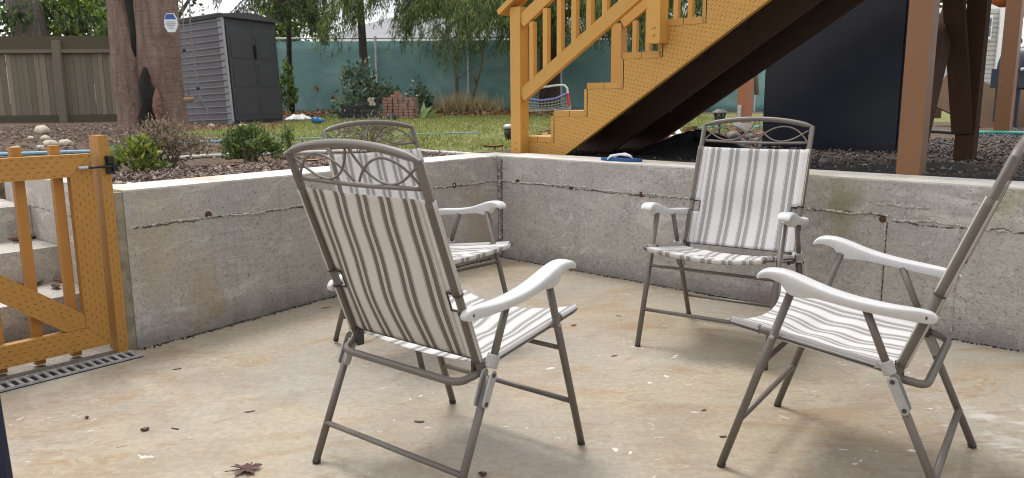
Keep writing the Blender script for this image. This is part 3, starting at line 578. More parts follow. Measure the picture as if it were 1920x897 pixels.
for (fo, far) in ((SO-.089, 0), (FAR-.002, 1)):
    np_ = post(RS, fo, .64, 1.655 if not far else 1.615, 'newel_post')
    if not far: screws(np_, RS+.045, fo, (.705, .745), .008)
    p1 = post(.925, fo, 1.362, 2.42, 'rail_post')
    if not far: screws(p1, .925+.05, fo, (1.41, 1.452), .0105)
    p2 = post(2.05, fo, 2.08, 3.1, 'rail_post')
    r0 = RS+.09; lo = lambda s: 1.065+SLOPE*(s-RS-.09)*1.0
    for a_, b_ in ((r0, .925), (.925+.092, 2.05), (2.142, 3.2)):
        m = MB(); m.bar(wr(a_, fo+.03, lo(a_)), wr(b_, fo+.03, lo(b_)), .038, .086); m.build('lower_rail', M['ochre'], stairs, .004)
        m = MB(); m.bar(wr(a_, fo+.03, lo(a_)+.492+.06*far), wr(b_, fo+.03, lo(b_)+.492+.06*far), .038, .086); m.build('upper_rail', M['ochre'], stairs, .004)
    h0 = RS-.09
    if not far: m = MB(); m.bar(wr(h0, fo+.043, 1.625+SLOPE*(h0-RS+.09)), wr(3.3, fo+.043, 1.625+SLOPE*(3.39-RS)), .14, .036); m.build('handrail', M['ochre'], stairs, .006)
    s_ = RS+.165 if not far else RS+.19
    while s_ < 3.2:
        if not any(abs(s_+.019-(q+.045)) < .075 for q in (.925, 2.05)):
            zlo = lo(s_)+.052 if not far else lo(s_)-.42
            m = MB(); m.box(wr(s_, fo+.0115, zlo-.002), DR*.037, N*.037, Z*(lo(s_)+.44+.06*far-zlo)); m.build('baluster', M['ochre'], stairs, .003)
        s_ += .1205
# deck that the stairs lead to, out of the picture but shading the wall's right side
deck = empty('timber_deck', wr(6, 3, .65), 'brown timber deck on posts above the black cabinet at the right', 'deck')
DZ = 2.83
for k_ in range(33):
    m = MB(); m.box(wr(3.28, .12+k_*.145, DZ), DR*5.5, N*.138, Z*.036); m.build('deck_board', M['dkbrown'], deck)
for o_ in (.30, 1.75, 3.3, 4.8):
    m = MB(); m.box(wr(1.9 if o_ < 2 else 3.28, o_-.02, DZ-.235), DR*(6.9 if o_ < 2 else 5.5), N*.09, Z*.232); m.build('beam', M['dkbrown'], deck, .004)
def deckpost(P, w_, dep, mat, label, h=None, grp='deck posts'):
    z0 = P.z; h = h or DZ-.24-z0
    m = MB(); m.box(P, DR*w_, N*dep, Z*h); o = m.build('deck_post', mat, None, .005); return tag(o, label, 'post', grp)
P1 = wr(2.38, .285-.005, TOP+.004)
p1 = deckpost(P1, .103, .10, M['brown'], 'scuffed brown painted post standing on the back edge of the concrete wall')
PD = G(1786, 303); p2 = deckpost(PD, .105, .10, M['dkbrown'], 'dark brown post with its foot in damp soil, joined by a slanting brace')
b0_ = at_y(1803, 250, PD.y-.04); b1_ = at_y(1788, 0, PD.y-.10); m = MB(); m.bar(b0_+N*.02, b1_+(b1_-b0_)*.5, .11, .045, N); tag(m.build('slanting_brace', M['dkbrown'], None, .004), 'dark slanting timber brace bolted to the dark brown post', 'brace', 'slanting braces')
q0 = wr(2.44, .40, 1.12); q1 = wr(2.60, 1.55, 2.3)
q0 = at_y(1722, 262, 3.86); q1 = at_y(1772, 60, 4.75); m = MB(); m.bar(q0, q1+(q1-q0)*1.3, .05, .10, N); tag(m.build('slanting_brace', M['dkbrown'], None, .004), 'mossy slanting timber brace right behind the scuffed brown post', 'brace', 'slanting braces')
P3 = G(1862, 249); deckpost(P3, .14, .14, M['brown'], 'brown post farther back at the right, beside the tilted plywood')
PB = G(1380, 246); pb = deckpost(PB, .125, .125, M['orbrown'], 'orange brown post with a steel bracket at its foot, seen under the stairs')
m = MB(); m.box(PB+DR*.015-N*.012+Z*.03, DR*.045, N*.010, Z*.26); br = m.build('post_bracket', M['galv'], pb, .003)
for z_ in (.20, .255):
    m = MB(); m.disc(PB+DR*.037-N*.010+Z*z_, -N, .014, .012); m.build('bolt_head', M['galv'], br)
m = MB(); m.box(PB-DR*.03-N*.02-Z*.05, DR*.16, N*.16, Z*.14); m.build('footing', M['step'], pb, .01)
# unseen house wall, added behind the viewpoint to darken camera-facing surfaces
hw = empty('house', V(1.5, -2.9, 0), 'unseen pale lap sided house wall added behind the viewpoint to hold back light', 'house')
m = MB()
for i in range(24): m.box(V(-7, -2.95, .2+i*.2), V(17, 0, 0), V(0, .03+.0, 0), Z*.197)
m.build('siding', M['housew'], hw, .008); m = MB(); m.box(V(-7, -3.1, -.1), V(17, 0, 0), V(0, .13, 0), Z*5.2); m.build('wall', M['step'], hw)
# black cabinet
BR_ = G(1681, 287); BRs, BRo = (BR_-C0).dot(DR), (BR_-C0).dot(N)
ls, _ = on_r(1432, 200, BRo)
bx = empty('black_cabinet', wr((ls+BRs)/2, BRo+.2, .63), 'tall matte black storage cabinet standing on gravel under the stairs', 'cabinet')
m = MB(); m.box(wr(ls, BRo, .60), DR*(BRs-ls-.012), N*.30, Z*1.62); m.build('front_panel', M['navyb'], bx, .012)
m = MB(); m.box(wr(BRs-.012, BRo+.02, .60), DR*.055, N*.30, Z*1.60); m.build('side_panel', M['navyb'], bx, .02)

# ------------------------------------------------------------------ fences
def ytop(px, py, P):                                                    # z on the vertical through P as seen at pixel row py
    return at_y(px, py, P.y).z
A_ = G(512, 209); A_ = at_y(512, 209, 19.6); B_ = at_y(1470, 211, 19.9); B_.z = A_.z = .66
TA, TB = at_y(518, 67, 19.6).z, at_y(1250, 75, 19.85).z
fz = empty('chain_link_fence', (A_+B_)/2, 'chain link fence with green privacy screen behind the lawn', 'fence')
FD = (B_-A_).normalized(); FL = (B_-A_).length; ft = (TA+TB)/2
m = MB(); e0 = A_-FD*3; LL = FL+3.4
def fsc(u, v):
    P = e0+FD*(LL*u); P.z = .60+(ft-.66)*v; P += V(0, .05+.012*math.sin(u*90)+.02*math.sin(u*31+v*3), 0); return P
m.grid(fsc, 120, 8, lambda u, v: (u*LL, v*(ft-.6))); m.build('privacy_screen', M['screen'], fz, 0, True, .01)
m = MB(); m.tube([e0+Z*(ft-.66+.01), e0+FD*LL+Z*(ft-.66-.0)], .022, 8); m.build('top_rail', M['galv'], fz)
for px in (520, 707, 878, 1052, 1230, 1420):
    t_ = (at_y(px, 140, 19.7).x-e0.x)/FD.x; P = e0+FD*t_-V(0, .03, 0)
    m = MB(); m.tube([P-Z*.1, P+Z*(ft-.62)], .03, 8); m.tube([P+Z*(ft-.62), P+Z*(ft-.58)], [.036, .012], 8); m.build('fence_post', M['galv'], fz)
# wooden fence at the left
FA, FB = at_y(-260, 236, 16.6), at_y(330, 224, 17.3); FA.z, FB.z = .56, .58
wd = (FB-FA); wl_ = wd.length; wd.normalize(); wz = at_y(110, 67, 16.9).z
wf = empty('wooden_fence', (FA+FB)/2, 'weathered grey wooden board fence at the left behind the big tree', 'fence')
s_ = 0; m = MB(); rd = random.Random(3)
while s_ < wl_:
    w_ = rd.uniform(.085, .125); zt = wz-.33+rd.uniform(-.004, .004); P = FA+wd*s_+V(0, rd.uniform(0, .008), 0)
    m.box(P+Z*(.10+rd.uniform(0, .03)), wd*w_, V(0, .02, 0), Z*(zt-P.z-.10)); s_ += w_+rd.uniform(.004, .012)
m.build('boards', M['fencew'], wf)
m = MB(); m.box(FA+V(0, -.035, 0)+Z*(wz-.33-.56), wd*wl_, V(0, .033, 0), Z*.32); m.build('top_board', M['fenced'], wf, .004)
m = MB(); m.box(FA+V(0, -.085, 0)+Z*(wz-.56-.36), wd*wl_, V(0, .09, 0), Z*.075); m.build('rail', M['fencew'], wf, .004)
m = MB(); m.box(FA+V(0, -.06, 0)+Z*.02, wd*wl_, V(0, .055, 0), Z*.16); m.build('bottom_board', M['fenced'], wf, .004)
for px in (-150, 112):
    P = at_y(px, 200, 16.85); t_ = (P.x-FA.x)/wd.x; P = FA+wd*t_-V(0, .13, 0)
    m = MB(); m.box(P-wd*.075-Z*.1, wd*.15, V(0, .12, 0), Z*(wz-.56+.0)); m.build('fence_post', M['fencew'], wf, .006)

# ------------------------------------------------------------------ sheds and houses
c0 = G(436, 235); ysh = c0.y; top_c = at_y(411, 24, ysh).z
SR = at_y(532, 222, ysh+1.35); SL = at_y(322, 226, ysh+.9)
sh = empty('garden_shed', c0, 'grey plastic garden shed with lapped siding and a charcoal front beside the big tree', 'shed')
zb = c0.z; hs = top_c-zb
fr_ = (V(SR.x, SR.y, zb)-c0); sd_ = (V(SL.x, SL.y, zb)-c0)
up_l = at_y(337, 30, ysh+.9).z; up_r = at_y(520, 26, ysh+1.35).z
def shq(a, bq, t, z): return c0+fr_*a+sd_*bq+Z*z
m = MB(); tilt = V(at_y(411, 24, ysh).x-c0.x, 0, 0)                       # the wall leans a little in the photo
nlap = 17
for i in range(nlap):
    z0, z1 = hs*i/nlap, hs*(i+1)/nlap
    dn = (-fr_).normalized()
    k0, k1 = tilt*.0, tilt*.0
    P = c0+Z*z0
    m.add([P+dn*.004, P+sd_+dn*.004, P+sd_+Z*(z1-z0)*.9+dn*.020, P+Z*(z1-z0)*.9+dn*.020, P+Z*(z1-z0)+dn*.004, P+sd_+Z*(z1-z0)+dn*.004], [(0, 1, 2, 3), (3, 2, 5, 4)])
for i in range(nlap): z1 = hs*(i+.93)/nlap; m.tube([c0+Z*z1+dn*.022, c0+sd_+Z*z1+dn*.022], .013, 6)
o = m.build('siding', M['siding'], sh, 0, False)
m = MB(); m.box(c0+Z*.01, fr_*.98, sd_*.97, Z*(hs-.02)); m.build('body', M['sdoor'], sh)
m = MB(); m.box(c0-fr_.normalized()*.02-sd_.normalized()*.03, fr_.normalized()*.05, sd_.normalized()*.11, Z*hs); m.build('corner_trim', M['strim'], sh, .01)
for a0 in (.04, .505):
    m = MB(); nf = Z.cross(fr_).normalized(); nf = -nf if nf.dot(sd_) > 0 else nf
    m.box(c0+fr_*a0+Z*.06, fr_*.46, nf*.03, Z*(hs-.25)); d1 = m.build('door', M['sdoor'], sh, .01)
    for z_ in (.14, .60, 1.06, 1.5):
        if z_+.3 < hs-.2:
            m = MB(); m.box(c0+fr_*(a0+.05)+nf*.03+Z*z_, fr_*.32, nf*.006, Z*.34); m.build('door_panel', M['sdoor'], d1, .01)
m = MB(); m.box(c0+fr_*.50+nf*.03+Z*1.05, fr_*.02, nf*.04, Z*.22); m.build('handle', M['black'], sh, .01)
m = MB(); m.add([c0-fr_*.03-sd_*.04+Z*(hs-.015), c0+fr_*1.03-sd_*.04+Z*(hs-.015), c0+fr_*1.03+sd_*1.04+Z*(hs-.04), c0-fr_*.03+sd_*1.04+Z*(hs-.04), c0+fr_*.5-sd_*.04+Z*(hs+.05), c0+fr_*.5+sd_*1.04+Z*(hs+.03),
    c0-fr_*.03-sd_*.04+Z*(hs-.06), c0+fr_*1.03-sd_*.04+Z*(hs-.06), c0+fr_*1.03+sd_*1.04+Z*(hs-.09), c0-fr_*.03+sd_*1.04+Z*(hs-.09)],
    [(0, 4, 5, 3), (4, 1, 2, 5), (0, 1, 4), (3, 5, 2), (6, 7, 1, 0), (7, 8, 2, 1), (8, 9, 3, 2), (9, 6, 0, 3), (9, 8, 7, 6)]); m.build('roof', M['sroof'], sh)
m = MB(); m.box(c0-fr_*.05-sd_*.06-Z*.05+nf*.1, fr_*1.1, sd_*1.1, Z*.05); m.build('base_slab', M['kick'], sh, .01)

sh.rotation_euler = (0, R(-2.2), 0)
hr = empty('house', at_y(790, 200, 34), 'neighbour house with a long grey roof beyond the green fence', 'house')
a, bq = at_y(600, 68, 32), at_y(1330, 74, 33.5); zr = at_y(800, 36, 35).z; z0 = at_y(700, 72, 32).z
m = MB(); m.box(V(a.x+1, a.y+.6, .5), V(bq.x-a.x-2, 1, 0), V(0, 7, 0), Z*(z0-.4)); m.build('wall', M['housew'], hr)
m = MB(); L0, L1 = a.x, bq.x; rz_ = zr+.1
m.add([V(L0, a.y, z0), V(L1, bq.y, z0), V(L1-1.2, bq.y+4, rz_), V(L0+2.0, a.y+4, rz_), V(L0, a.y+8, z0), V(L1, bq.y+8, z0)], [(0, 1, 2, 3), (4, 3, 2, 5), (0, 3, 4), (1, 5, 2)]); m.build('roof', M['roofg'], hr, 0, False, .08)
m = MB(); m.box(V(L0, a.y-.06, z0-.16), V(L1-L0, bq.y-a.y, 0), V(0, .05, 0), Z*.16); m.build('gutter', M['whitetrim'], hr, .01)
for wx in (850, 1130, 1160):
    P = at_y(wx, 60, 32.1); m = MB(); m.box(V(P.x, a.y+.52, z0-1.4), V(1.1, .05, 0), V(0, .06, 0), Z*1.0); m.build('window', M['glass'], hr, .01)

wsx = empty('white_shed', at_y(1850, 230, 22), 'pale lap sided shed with a small white framed window at far right', 'shed')
p0, p1_ = at_y(1790, 150, 22.3), at_y(1873, 150, 22); zt = at_y(1860, 16, 22).z
m = MB(); nl_ = 22
for i in range(nl_):
    z_ = .6+(zt-.6)*i/nl_; h_ = (zt-.6)/nl_
    m.add([V(p0.x, p0.y-.025, z_), V(p1_.x, p1_.y-.025, z_), V(p1_.x, p1_.y-.002, z_+h_), V(p0.x, p0.y-.002, z_+h_), V(p0.x, p0.y, z_), V(p1_.x, p1_.y, z_)], [(0, 1, 2, 3), (4, 5, 1, 0)])
m.box(V(p0.x, p0.y+.01, .6), V(p1_.x-p0.x, p1_.y-p0.y, 0), V(.3, 2, 0), Z*(zt-.6)); m.build('siding', M['cream'], wsx)
m = MB(); m.box(V(p1_.x-.16, p1_.y-.06, .6), V(.17, 0, 0), V(0, .06, 0), Z*(zt-.6)); m.build('corner_trim', M['whitetrim'], wsx, .01)
m = MB(); m.box(V(p0.x-.2, p0.y-.2, zt), V(p1_.x-p0.x+.5, 0, 0), V(0, 2.4, 0), Z*.12); m.build('roof', M['whitetrim'], wsx, .02)
wa, wb_ = at_y(1844, 74, 21.9), at_y(1865, 28, 21.9)
m = MB(); m.box(V(wa.x, 21.96, wa.z), V(wb_.x-wa.x, 0, 0), V(0, .06, 0), Z*(wb_.z-wa.z)); wf_ = m.build('window', M['whitetrim'], wsx, .006)
dx = (wb_.x-wa.x); dzz = wb_.z-wa.z
for i in range(2):
    for j_ in range(2):
        m = MB(); m.box(V(wa.x+dx*(.14+.38*i), 21.945, wa.z+dzz*(.12+.40*j_)), V(dx*.33, 0, 0), V(0, .012, 0), Z*dzz*.36); m.build('pane', M['glass'], wf_)
# plywood sheet tilted under the deck
pa = [at_y(1745, 195, 10.2), at_y(1870, 262, 8.9), at_y(2010, 268, 8.9), at_y(2010, 150, 10.6), at_y(1845, 138, 10.6), at_y(1765, 124, 10.6)]
pa = [at_y(1741, 193, 9.9), at_y(1868, 252, 9.2), at_y(1990, 248, 9.4), at_y(1990, 155, 10.1), at_y(1865, 150, 10.1), at_y(1836, 132, 10.3), at_y(1778, 126, 10.4)]
m = MB(); cen = sum(pa, V(0, 0, 0))/len(pa); nn = (pa[1]-pa[0]).cross(pa[3]-pa[0]).normalized()
pa = [p-nn*(p-pa[0]).dot(nn) for p in pa]; m.prism(pa, nn*.02 if nn.y > 0 else -nn*.02)
tag(m.build('plywood_sheet', M['ply'], None, .003), 'large dull brown plywood sheet tilted under the deck at the right', 'plywood sheet')
m = MB(); P = G(1752, 222); m.box(P+V(-.05, 0, -.02), V(.16, 0, 0), V(0, .16, 0), Z*.28); tag(m.build('wood_block', M['dkbrown'], None, .006), 'short wood block propping the low corner of the tilted plywood', 'block')
gr = empty('barbecue_grill', at_y(1935, 150, 9.0), 'dark covered barbecue grill cut by the right edge of the picture', 'grill')
P = at_y(1906, 165, 9.0); m = MB(); m.box(V(P.x, P.y, P.z), V(.9, 0, 0), V(0, .5, 0), Z*.22); m.build('firebox', M['navyb'], gr, .03)
m = MB(); m.tube([V(P.x+.05, P.y+.25, P.z+.22), V(P.x+.95, P.y+.25, P.z+.22)], .24, 20); m.build('lid', M['navyb'], gr, 0, True)
m = MB(); m.tube([V(P.x-.0, P.y-.05, P.z+.2), V(P.x+.85, P.y-.05, P.z+.2)], .02, 10); m.build('handle', M['galv'], gr, 0, True)
for x_ in (.06, .84):
    for y_ in (.06, .44): m = MB(); m.tube([V(P.x+x_, P.y+y_, .6), V(P.x+x_, P.y+y_, P.z)], .025, 8); m.build('leg', M['navyb'], gr)
hb = empty('hanging_basket', at_y(1886, 4, 8.6), 'terracotta hanging basket at the top edge beside the far brown post', 'basket')
P = at_y(1884, 6, 8.4); m = MB(); m.tube([P+Z*-.04, P+Z*0, P+Z*.06, P+Z*.14], [.05, .12, .16, .17], 18); m.build('pot', M['terra'], hb, 0, True)
m = MB(); [m.tube([P+V(.16*math.cos(a), .16*math.sin(a), .14), P+Z*.8], .004, 5) for a in (0, 2.1, 4.2)]; m.tube([P+Z*.8, P+Z*1.75], .004, 5); m.build('hanger', M['black'], hb)

# ------------------------------------------------------------------ foliage
def leaf_mesh(name, pts, dirs, Ls, Ws, mat, parent, fold=.15):
    pts = np.asarray(pts, float); d = np.asarray(dirs, float); d /= np.linalg.norm(d, axis=1, keepdims=True)+1e-9; n = len(pts)
    rv = rng.normal(size=(n, 3)); s_ = np.cross(d, rv); s_ /= np.linalg.norm(s_, axis=1, keepdims=True)+1e-9; nn = np.cross(d, s_)
    Ls = np.broadcast_to(Ls, (n,))[:, None]; Ws = np.broadcast_to(Ws, (n,))[:, None]
    a = pts; b_ = pts+d*Ls*.45+s_*Ws*.5+nn*Ws*fold; c_ = pts+d*Ls-nn*Ls*.08; e_ = pts+d*Ls*.45-s_*Ws*.5+nn*Ws*fold
    v = np.stack([a, b_, c_, e_], 1).reshape(-1, 3); f = np.arange(4*n).reshape(n, 4)
    return np_mesh(name, v, f, mat, parent)
def shrub(name, label, cat, base, rad, n, L_, W_, mat, mat2=None, stem=M['twig'], ns=14, group=None, up=.5, clump=9, shell=.55, frac2=.3, sr=1):
    t = empty(name, base, label, cat, group)
    tips = []; m = MB()
    for i in range(ns):
        a = rng.uniform(0, 6.28); e = rng.uniform(.1, 1)
        tip = base+V(math.cos(a)*rad[0]*e*.9, math.sin(a)*rad[1]*e*.9, rad[2]*(1-.5*e*e)*rng.uniform(.7, 1.05)); tips.append(tip)
        mid = base+(tip-base)*.5+V(0, 0, rad[2]*.12); m.tube([base+V(rng.normal()*rad[0]*.25, rng.normal()*rad[1]*.25, -.04), mid, tip], [.006*sr, .0045*sr, .002*sr], 5)
    m.build('stem', stem, t)
    cl = []; K = max(ns, clump*4)
    for i in range(K):
        if i < ns: cl.append(np.array(tips[i])); continue
        q = rng.normal(size=3); q /= np.linalg.norm(q); r_ = rng.uniform(shell, 1)**.5
        cl.append(np.array([base.x+q[0]*rad[0]*r_, base.y+q[1]*rad[1]*r_, base.z+rad[2]*(.08+.92*abs(q[2])*r_)]))
    cl = np.array(cl); w_ = rng.uniform(.4, 1.6, len(cl)); ci = rng.choice(len(cl), n, p=w_/w_.sum())
    P = cl[ci]+rng.normal(size=(n, 3))*np.array([rad[0], rad[1], rad[2]])*.13; P[:, 2] = np.maximum(P[:, 2], base.z+.015)
    D = (P-np.array(base))*np.array([1, 1, .6])+np.array([0, 0, up*rad[2]])+rng.normal(size=(n, 3))*.45*max(rad)
    Ls = rng.uniform(.6, 1.25, n)*L_; k2 = int(n*frac2) if mat2 else 0
    leaf_mesh('foliage', P[k2:], D[k2:], Ls[k2:], W_*Ls[k2:]/L_, mat, t)
    if k2: leaf_mesh('foliage', P[:k2], D[:k2], Ls[:k2], W_*Ls[:k2]/L_, mat2, t)
    return t
def bough_pts(start, az, length, rise, droop, nspr, spr, per, spread=.28, t0=.2):
    P = []; D = []; path = []; o = V(math.cos(az), math.sin(az), 0); sd2 = V(-o.y, o.x, 0)
    f = lambda t: start+o*length*t+Z*(rise*t-droop*t*t)
    for i in range(9): path.append(f(i/8))
    for i in range(nspr):
        t = t0+(1-t0)*rng.uniform()**.8; q = f(t)+sd2*rng.normal()*spread*(1.1-t*.5)+Z*rng.normal()*.05; ln = spr*rng.uniform(.45, 1.25)
        lean = o*rng.uniform(.0, .45)+sd2*rng.normal()*.22
        for j in range(per):
            u = (j/per)**.8; P.append(tuple(q+lean*ln*u-Z*ln*u+V(*(rng.normal(size=3)*(.045-.03*u))))); dd = lean*.6-Z*.95+V(*(rng.normal(size=3)*.30)); D.append(tuple(dd))
    return P, D, path
def conifer(name, label, base, tr_pts, tr_r, bark, boughs, mat, group=None, L_=.13, W_=.022, nleafcols=None):
    t = empty(name, base, label, 'tree', group); m = MB(); m.tube(tr_pts, tr_r, 16); m.build('trunk', bark, t, 0, True)
    P, D = [], []; m = MB()
    for bb in boughs:
        p, d, path = bough_pts(*bb); P += p; D += d; m.tube(path, [.035*(1-.85*i/8)+.004 for i in range(9)], 6)
    m.build('limb', bark, t, 0, True); n = len(P)
    leaf_mesh('crown', P, D, rng.uniform(.6, 1.3, n)*L_, W_, mat, t); return t

# twin stemmed tree
TB_ = G(285, 243); ty = TB_.y; k_ = ty/FPX
bt = empty('big_tree', TB_, 'large reddish brown twin stemmed tree with a dark hollow and a sign on it', 'tree')
def trunk_mesh(prof, seed, nseg=44, nr=26):
    m = MB(); vs = []; fs = []; rd = np.random.default_rng(seed); ph = rd.uniform(0, 6.28, 12)
    for i in range(nseg+1):
        u = i/nseg; zs = [p[0] for p in prof]; zz = zs[0]+(zs[-1]-zs[0])*u**1.25
        cx = np.interp(zz, zs, [p[1] for p in prof]); rx = np.interp(zz, zs, [p[2] for p in prof]); cy = np.interp(zz, zs, [p[3] for p in prof])
        for j in range(nr):
            a = 6.2832*j/nr; fl_ = max(0, 1-(zz-zs[0])/.42)
            k = 1+.05*math.sin(3*a+ph[0]+zz*.7)+.03*math.sin(5*a+ph[1]-zz*1.6)+.018*math.sin(9*a+ph[2]+zz*3)+fl_**2*(.34*max(0, math.sin(3*a+ph[3]))**2+.10)
            vs.append((cx+rx*k*math.cos(a), cy+rx*k*math.sin(a)*.95, zz))
    for i in range(nseg):
        for j in range(nr): k = (j+1) % nr; fs.append((i*nr+j, i*nr+k, (i+1)*nr+k, (i+1)*nr+j))
    m.add(vs, fs); return m
X = lambda px, py: at_y(px, py, ty).x
z0 = TB_.z-.08; ztop = at_y(285, 0, ty).z; zf = at_y(285, 140, ty).z
tl = trunk_mesh([(z0, X(266, 240), 36*k_, ty), (zf, X(247, 140), 32*k_, ty), (ztop, X(225, 0), 25*k_, ty+.05), (ztop+1.6, X(200, -150), 22*k_, ty+.1), (7, X(150, -400), .16, ty)], 1)
tl.build('trunk', M['bark'], bt, 0, True)
tr = trunk_mesh([(z0, X(314, 240), 38*k_, ty-.02), (zf, X(303, 140), 38*k_, ty-.05), (ztop, X(293, 0), 37*k_, ty-.05), (ztop+1.6, X(300, -150), 34*k_, ty), (7.5, X(320, -400), .2, ty)], 5)
tr.build('trunk', M['bark'], bt, 0, True)
def hollow(px0, py0, w_, h_, mat, nm, dy, seed):
    c = at_y(px0, py0, ty-dy); rd = np.random.default_rng(seed); m = MB(); rx, rz2 = w_*k_/2, h_*k_/2
    ph = rd.uniform(0, 6, 3)
    def fn(u, v):
        a = u*6.2832; r = v; kx = 1+.2*math.sin(3*a+ph[0])+.15*math.sin(5*a+ph[1])+.10*math.sin(11*a+ph[2])+.06*math.sin(17*a); zc = math.sin(a)*r*rz2; taper = 1-.55*max(0, math.sin(a)*r)
        return V(c.x+math.cos(a)*r*rx*kx*taper, c.y+.10*r*r, c.z+zc)
    m.grid(fn, 56, 6); m.build(nm, mat, bt, 0, True, .02)
hollow(271, 190, 36, 120, M['cavity'], 'dark_hollow', .46, 2)  # black patch before the stems stands in for the dark depth of the cavity
hollow(290, 200, 15, 62, M['wound'], 'bark_wound', .50, 4)
m = MB(); m.tube([at_y(258, 130, ty-.02), at_y(262, 60, ty-.12), at_y(254, 0, ty-.1), at_y(246, -60, ty)], [.10, .12, .15, .2], 10); m.build('dark_seam', M['cavity'], bt, 0, True)  # black tube stands in for the dark gap between the stems
P, D = [], []
for i in range(16):
    p, d, path = bough_pts(V(X(260, 0)+rng.normal()*.4, ty+rng.normal()*.3, rng.uniform(5, 7.5)), rng.uniform(0, 6.28), rng.uniform(1.5, 3), 1.0, 1.2, 30, .5, 8); P += p; D += d
leaf_mesh('crown', P, D, .24, .08, M['con1'], bt)
sg = empty('security_sign', at_y(320, 43, ty-.62), 'small white and blue octagonal sign fixed to the twin stemmed tree', 'sign')
sc_ = at_y(320, 43, ty-.58); kk = (ty-.58)/FPX
def octo(cx, cz, rx, rz2, y): return [V(cx+rx*math.copysign(min(1, abs(x)), x), y, cz+rz2*math.copysign(min(1, abs(z)), z)) for x, z in ((1, .42), (.55, 1), (-.55, 1), (-1, .42), (-1, -.42), (-.55, -1), (.55, -1), (1, -.42))]
m = MB(); m.prism(octo(sc_.x, sc_.z, 11.5*kk, 16.5*kk, sc_.y), V(0, .02, 0)); m.build('plate', M['signw'], sg, .003)
m = MB(); rxx, rzz = 11.5*kk, 16.5*kk; m.prism([V(sc_.x+x*rxx*.94, sc_.y-.002, sc_.z+z*rzz*.94) for x, z in ((.98, .40), (.55, .98), (-.55, .98), (-.98, .40))], V(0, -.003, 0)); m.build('blue_band', M['signb'], sg)
for z_, w_ in ((.05, .7), (-.16, .8), (-.36, .62), (-.6, .4)):
    m = MB(); m.box(V(sc_.x-w_*rxx, sc_.y-.004, sc_.z+z_*rzz), V(2*w_*rxx, 0, 0), V(0, .003, 0), Z*(rzz*.085)); m.build('printed_line', M['signg'], sg)
m = MB(); m.tube([V(sc_.x, sc_.y+.02, sc_.z), V(sc_.x, ty-.3, sc_.z)], .008, 6); m.build('nail', M['galv'], sg)
# cord toy hanging beside the shed
rp_ = empty('rope_toy', at_y(365, 190, ty-.6), 'thin grey cords with a small wooden bar hanging in front of the shed siding', 'rope')
Yr = ty-.7; q = lambda a, b_: at_y(a, b_, Yr)
m = MB(); m.tube([q(340, -60), q(344, 60), q(346, 95), q(352, 150), q(354, 185)], .008, 6); m.tube([q(354, -60), q(357, 60), q(366, 130), q(371, 168), q(374, 186), q(380, 200)], .009, 6)
m.tube([q(354, 186), q(366, 196), q(369, 215), q(380, 228), q(391, 222), q(389, 206), q(378, 190), q(371, 168)], .007, 6); m.build('cord', M['cord'], rp_, 0, True)
m = MB(); m.tube([q(346, 187), q(363, 186)], [.034, .034], 10); m.build('wooden_bar', M['stick'], rp_, 0, True)
m = MB(); m.tube([q(344, 92), q(346, 97)], .022, 8); m.tube([q(370, 163), q(372, 168)], .022, 8); m.build('knot', M['black'], rp_, 0, True)

# tree behind the left fence
ob = at_y(50, 150, 19.5); ob.z = .6; k2 = 19.5/FPX; XX = lambda px: at_y(px, 30, 19.5).x
ot = empty('broadleaf_tree', ob, 'grey brown mossy trunk standing behind the wooden fence at upper left', 'tree')
m = trunk_mesh([(.55, XX(54), 32*k2, 19.5), (at_y(50, 65, 19.5).z, XX(52), 30*k2, 19.5), (at_y(50, 0, 19.5).z, XX(47), 28*k2, 19.5), (7, XX(40), .25, 19.5)], 9); m.build('trunk', M['barkg'], ot, 0, True)
P, D = [], []
for i in range(13):
    a = rng.uniform(0, 6.28); p, d, path = bough_pts(V(ob.x, ob.y+.3, rng.uniform(3.0, 6.5)), a, rng.uniform(1.2, 3.4), .4, 1.1, 46, .5, 9, .4, .1); P += p; D += d
leaf_mesh('crown', P, D, rng.uniform(.10, .2, len(P)), .06, M['con1'], ot)
# slender dark trunk with hanging boughs left and right
sb = at_y(688, 205, 17.2); sb.z = .66; kx = 17.2/FPX
bo = []
for (px, py, az, ln, dr_, n) in ((660, -60, 2.9, 1.9, 1.0, 46), (676, -90, 3.1, 2.9, 1.5, 70), (680, -70, -.3, 1.0, .9, 40), (680, -120, .3, 1.6, 1.4, 46), (680, -40, -2.6, 1.4, .8, 26), (676, -150, -2.9, 3.0, 1.7, 60)):
    bo.append((at_y(px, py, 17.2), az, ln, .25, dr_, int(n*1.3), .44, 30, .2, .12))
conifer('slender_conifer', 'slender tree with a bare smooth dark grey trunk rising from the big shrub', sb, [at_y(694, 215, 17.2), at_y(689, 170, 17.2), at_y(681, 100, 17.2), at_y(675, 0, 17.2), at_y(668, -160, 17.2), at_y(655, -420, 17.2)], [12*kx, 8.6*kx, 7.6*kx, 6.6*kx, 6*kx, 3*kx], M['barks'], bo, M['con1'], 'conifers in the yard', .115, .012)
